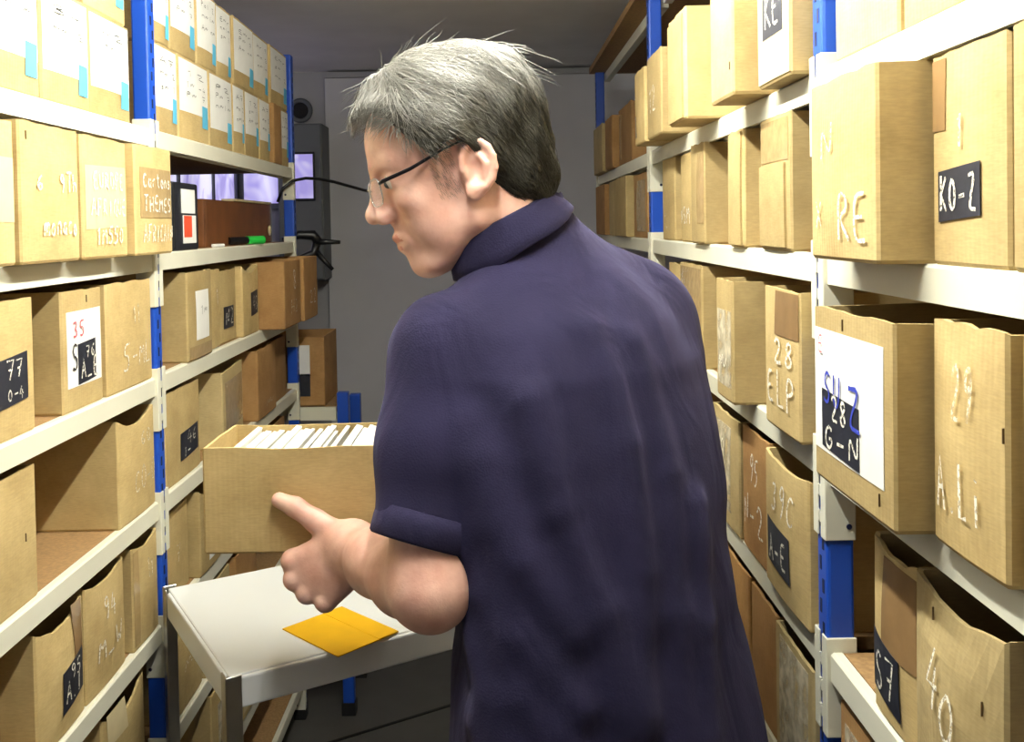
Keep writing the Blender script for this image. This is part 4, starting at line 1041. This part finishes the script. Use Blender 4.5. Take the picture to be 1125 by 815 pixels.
# shoulder seam
# ---- collar: stand and turned-down fall around the neck
cB, cF = Vector((.060, 1.232, 1.556)), Vector((-.050, 1.185, 1.497))
cc = (cB+cF)/2; e1 = (cF-cB).normalized(); e2 = Vector((.25, -.97, 0)); e2 = (e2-e1*e2.dot(e1)).normalized(); e3 = e1.cross(e2).normalized()
if e3.z < 0: e3 = -e3
V = []; F = []
N = 56
secs = [(-.004, -.058), (-.003, -.012), (-.001, .002), (.003, .008), (.0075, .005), (.0125, -.006), (.018, -.02), (.0225, -.034), (.0205, -.0355), (.015, -.022), (.0095, -.01), (.004, -.004)]
A1, A2 = (cF-cB).length/2, .064
for so, sz in secs:
    for i in range(N):
        t = 2*math.pi*i/N
        lap = 1+.0*math.cos(t)
        rr1, rr2 = A1+so, A2+so
        drop = sz*(1 if sz > 0 else (1.0+.18*math.cos(t)))
        wob = .0015*math.sin(5*t+1)*(1 if sz < -.015 else .3)
        V.append(cc+e1*math.cos(t)*(rr1+wob)+e2*math.sin(t)*(rr2+wob)+e3*(drop+wob))
for j in range(len(secs)):
    jn = (j+1) % len(secs)
    for i in range(N): F.append((j*N+i, j*N+(i+1) % N, jn*N+(i+1) % N, jn*N+i))
col = me_obj('collar', V, F, 'shirt_navy', None, smooth=True); col.parent = shirt
bm = bmesh.new(); bm.from_mesh(col.data); bmesh.ops.recalc_face_normals(bm, faces=bm.faces); bm.to_mesh(col.data); bm.free()

# ---- trousers and shoes (below the frame)
tlo, thi = np.array((-.16, .86, .03)), np.array((.38, 1.38, .92)); ht = .009
gt = grid(tlo, thi, ht)
ft = ell(gt, (.125, 1.095, .88), (.165, .135, .12))
ft = sm(ft, chain(gt, [((.055, 1.05, .82), .088), ((.035, 1.06, .48), .066), ((.03, 1.05, .1), .055)], .03), .04)
ft = sm(ft, chain(gt, [((.19, 1.14, .82), .088), ((.205, 1.15, .48), .066), ((.205, 1.13, .1), .055)], .03), .04)
ft = np.maximum(ft, .07-gt[..., 2])
Vt, Qt = surfnet(ft, tlo, ht); np_obj('trousers', relax(Vt, Qt, 1, .5), Qt, 'trouser', man)
for cx, cy in ((.03, 1.05), (.205, 1.13)):
    dx, dy = -.5, .86
    slo2 = np.array((cx-.2, cy-.14, -.006)); shi2 = np.array((cx+.12, cy+.26, .14)); h3 = .006
    g3 = grid(slo2, shi2, h3)
    f3 = chain(g3, [((cx-dx*.05, cy-dy*.05, .045), .042), ((cx+dx*.08, cy+dy*.08, .045), .045), ((cx+dx*.17, cy+dy*.17, .032), .038)], .03)
    f3 = sm(f3, rc_(g3, (cx, cy, .06), (cx, cy, .1), .046, .04), .03)
    f3 = sx(f3, .0015-g3[..., 2], .006)
    V3, Q3 = surfnet(f3, slo2, h3); np_obj('shoe', V3, Q3, 'shoe', man)

# ---- hair: cap that follows the skull plus many fine strands
def hair_line(p):
    """>0 inside the hair-bearing scalp, head millimetres"""
    x, y, z = p[..., 0], np.abs(p[..., 1]), p[..., 2]
    lim = np.interp(x, [-110, -85, -60, -28, -14, 0, 14, 22, 34, 42, 56, 70, 84, 100], [-78, -82, -72, -40, 14, 41, 41, 36, 32, 46, 72, 98, 112, 122])
    lim = lim+np.where(x > 50, np.clip((40-y)*.10, -3, 4), 0)
    return z-lim
gp = grid((-135, -95, -100), (115, 95, 160), 3.0)
sk = ell(gp, (-10, 0, 52), (95, 74, 78)); sk = sm(sk, ell(gp, (30, 0, 55), (62, 64, 62)), 30); sk = sm(sk, ell(gp, (-58, 0, -8), (40, 56, 62)), 30)
def hair_out(P):
    k = ell(P, (-10, 0, 52), (95, 74, 78)); k = sm(k, ell(P, (30, 0, 55), (62, 64, 62)), 30); k = sm(k, ell(P, (-58, 0, -8), (40, 56, 62)), 30)
    return k-np.interp(P[..., 2], [-80, 0, 40, 90, 140], [7, 11, 12, 17, 22])-3*np.sin(P[..., 0]*.09+P[..., 1]*.05)*np.sin(P[..., 2]*.08+1)
fc = np.maximum(hair_out(gp), -hair_line(gp)*.7)
fc = sx(fc, -(sk+3), 4)
Vc, Qc = surfnet(fc, (-135, -95, -100), 3.0)
Vc = relax(Vc, Qc, 2, .5)
hair = np_obj('hair', h2w(Vc), Qc, 'hair_cap', man)
cen = Vc[Qc].mean(1)
# strands rooted on the skull
rngh = np.random.default_rng(4)
# outer surface points of the cap
dcen = cen-np.array((0, 0, 45.)); dn = dcen/np.linalg.norm(dcen, axis=1)[:, None]
a_, b3, c_, d_ = Vc[Qc[:, 0]], Vc[Qc[:, 1]], Vc[Qc[:, 2]], Vc[Qc[:, 3]]
nrm = np.cross(c_-a_, d_-b3); nrm /= np.linalg.norm(nrm, axis=1)[:, None]+1e-9
outer = np.where((nrm*dn).sum(1) > .25)[0]
NS = 12000
fi = outer[rngh.integers(len(outer), size=NS)]
root = cen[fi]+rngh.normal(0, 1.5, (NS, 3)); nv = nrm[fi]
X_, Y_, Z_ = root.T
top = np.clip((Z_-70)/50, 0, 1); front = np.clip((X_-20)/60, 0, 1); side = np.where(Y_ >= 0, 1., -1.)
# combing: crown forward and over to the side, sides back and down
g = np.stack([.75*front*(.4+.6*top)-(1-front)*.55, side*.55*top, -.75*(1-.6*top)], 1)+rngh.normal(0, .16, (NS, 3))
fr_ = (front > .5) & (Z_ > 78)
g[fr_] += np.array([.6, 0, .55])
g[(X_ < -30)] += np.array([.0, 0, -.55])
Ln = (24+30*top+10*front+14*np.clip((-X_-30)/50, 0, 1))*rngh.uniform(.6, 1.25, NS)
Ln = np.where((X_ > 10) & (Z_ < 75), Ln*.55, Ln)
Ln = np.where((X_ > 55), Ln*.6, Ln)
curl = rngh.normal(0, .3, NS); wild = (rngh.random(NS) < .02) & (top > .3)
nseg = 6; p = root-nv*3.0; P_ = [p]
for k in range(nseg):
    d0 = hair_out(p); nl_ = np.stack([hair_out(p+e_)-d0 for e_ in np.eye(3)], 1); nl_ /= np.linalg.norm(nl_, axis=1)[:, None]
    p = p+nl_*np.maximum(.4*k-d0, 0)[:, None]*(.6 if k else 0)
    t = g-nl_*(g*nl_).sum(1)[:, None]; t /= np.linalg.norm(t, axis=1)[:, None]+1e-9
    lift = np.where(wild, .6, .2 if k < 2 else (.02 if k < 4 else -.05))
    d = t+nl_*lift[:, None]+np.cross(nl_, t)*(curl*math.sin(k*.9))[:, None]
    d /= np.linalg.norm(d, axis=1)[:, None]; p = p+d*(Ln/nseg)[:, None]; P_.append(p)
P_ = np.stack(P_, 1)
tt = np.gradient(P_, axis=1); tt /= np.linalg.norm(tt, axis=2)[..., None]
s1 = np.cross(tt, np.array((.3, .5, .8))); s1 /= np.linalg.norm(s1, axis=2)[..., None]; s2 = np.cross(tt, s1)
w = rngh.uniform(.25, .5, NS)[:, None]*(1-.8*(np.arange(nseg+1)/nseg)**2)[None]
SV = np.stack([P_+(s1*math.cos(a)+s2*math.sin(a))*w[..., None] for a in (0, 2.094, 4.189)], 2).reshape(-1, 3)
kk = np.arange(nseg)[:, None]; jj = np.arange(3)[None]
loc_ = np.stack(np.broadcast_arrays(3*kk+jj, 3*kk+(jj+1) % 3, 3*kk+3+(jj+1) % 3, 3*kk+3+jj), -1).reshape(-1, 4)
SF = (loc_[None]+(np.arange(NS)*3*(nseg+1))[:, None, None]).reshape(-1, 4)
hw_ = (Z_-48)/60+(X_-5)/150+rngh.normal(0, .26, NS)
SM = np.repeat(np.where(hw_ > .42, 0, np.where(hw_ > .02, 1, 2)), nseg*3).astype(np.int32)
st = np_obj('hair_strands', h2w(SV), SF, ['hair_white', 'hair_grey', 'hair_dark'], man)
st.data.polygons.foreach_set('material_index', SM); st['kind'] = 'stuff'
# eyebrows and sideburn stubble as short strands
BV, BF = [], []
def strand(p0, d, L, w):
    d = np.array(d, float); d /= np.linalg.norm(d); p0 = np.array(p0, float)
    s1 = np.cross(d, (.2, .6, .77)); s1 /= np.linalg.norm(s1); s2 = np.cross(d, s1); base = len(BV)
    for k in range(3):
        q = p0+d*L*k/2; ww = w*(1-.35*k)
        for an in (0, 2.094, 4.189): BV.append(q+(s1*math.cos(an)+s2*math.sin(an))*ww)
    for k in range(2):
        for j in range(3): BF.append((base+3*k+j, base+3*k+(j+1) % 3, base+3*k+3+(j+1) % 3, base+3*k+3+j))
for s in (1, -1):
    for i in range(130):
        t = rngh.random(); q = np.array((95, s*12, 40))*(1-t)+np.array((78, s*47, 44))*t+rngh.normal(0, 1.4, 3)+np.array((0, 0, 4*math.sin(t*3.1)))
        strand(q, (.35-.6*t, s*(.7), .3-.4*t), 7, .35)
sbm = (np.abs(Vh_local[:, 1]) > 48) & (Vh_local[:, 0] > 12) & (Vh_local[:, 0] < 40) & (Vh_local[:, 2] > -14) & (Vh_local[:, 2] < 34)
sbi = np.where(sbm)[0]
for q in Vh_local[rngh.choice(sbi, 420)]:
    strand(q+np.array((0, -np.sign(q[1])*.6, 0)), (-.25, np.sign(q[1])*.25, -.9), rngh.uniform(5, 9), .22)
np_obj('facial_hair', h2w(np.array(BV)), np.array(BF), 'hair_grey', man)

# ---- glasses
gl = bpy.data.objects.new('glasses', None); gl.location = (0, 0, 0); COL.objects.link(gl); pobj(gl); gl.empty_display_size = .03
gl.location = Vector(man.location)*0
def gpt(p): return Vector(h2w(p))
for s in (1, -1):
    ctr = np.array((103, s*33, 16.)); wv = np.array((-.22, s*1, 0)); wv /= np.linalg.norm(wv); vv = np.array((-.12, 0, 1.))
    rim = []
    for i in range(28):
        t = 2*math.pi*i/28; cx = abs(math.cos(t))**.6*math.copysign(1, math.cos(t))*25; cz = abs(math.sin(t))**.6*math.copysign(1, math.sin(t))*15
        rim.append(gpt(ctr+wv*cx+vv*cz))
    o = tube('rim', rim[:], .0009, 'frame_silver', None, closed=True, n=6); o.parent = gl
    Vl = rim+[p+Vector(hf)*.0012 for p in rim]; nR = len(rim)
    o = me_obj('lens', Vl, [tuple(range(nR)), tuple(range(2*nR-1, nR-1, -1))]+[(i, (i+1) % nR, nR+(i+1) % nR, nR+i) for i in range(nR)], 'lens', None); o.parent = gl
    a = ctr+wv*25+vv*8
    o = tube('temple_arm', [gpt(a), gpt(a+np.array((-4, s*5, 1))), gpt((60, s*72, 27)), gpt((20, s*76, 34)), gpt((-2, s*77, 36)), gpt((-18, s*77, 26))], .0017, 'frame_metal', None, n=6, rads=[.0022, .0026, .0024, .0016, .0014, .0014]); o.parent = gl
o = tube('bridge', [gpt((106, 9, 20)), gpt((109, 0, 23)), gpt((106, -9, 20))], .0012, 'frame_silver', None, n=6); o.parent = gl
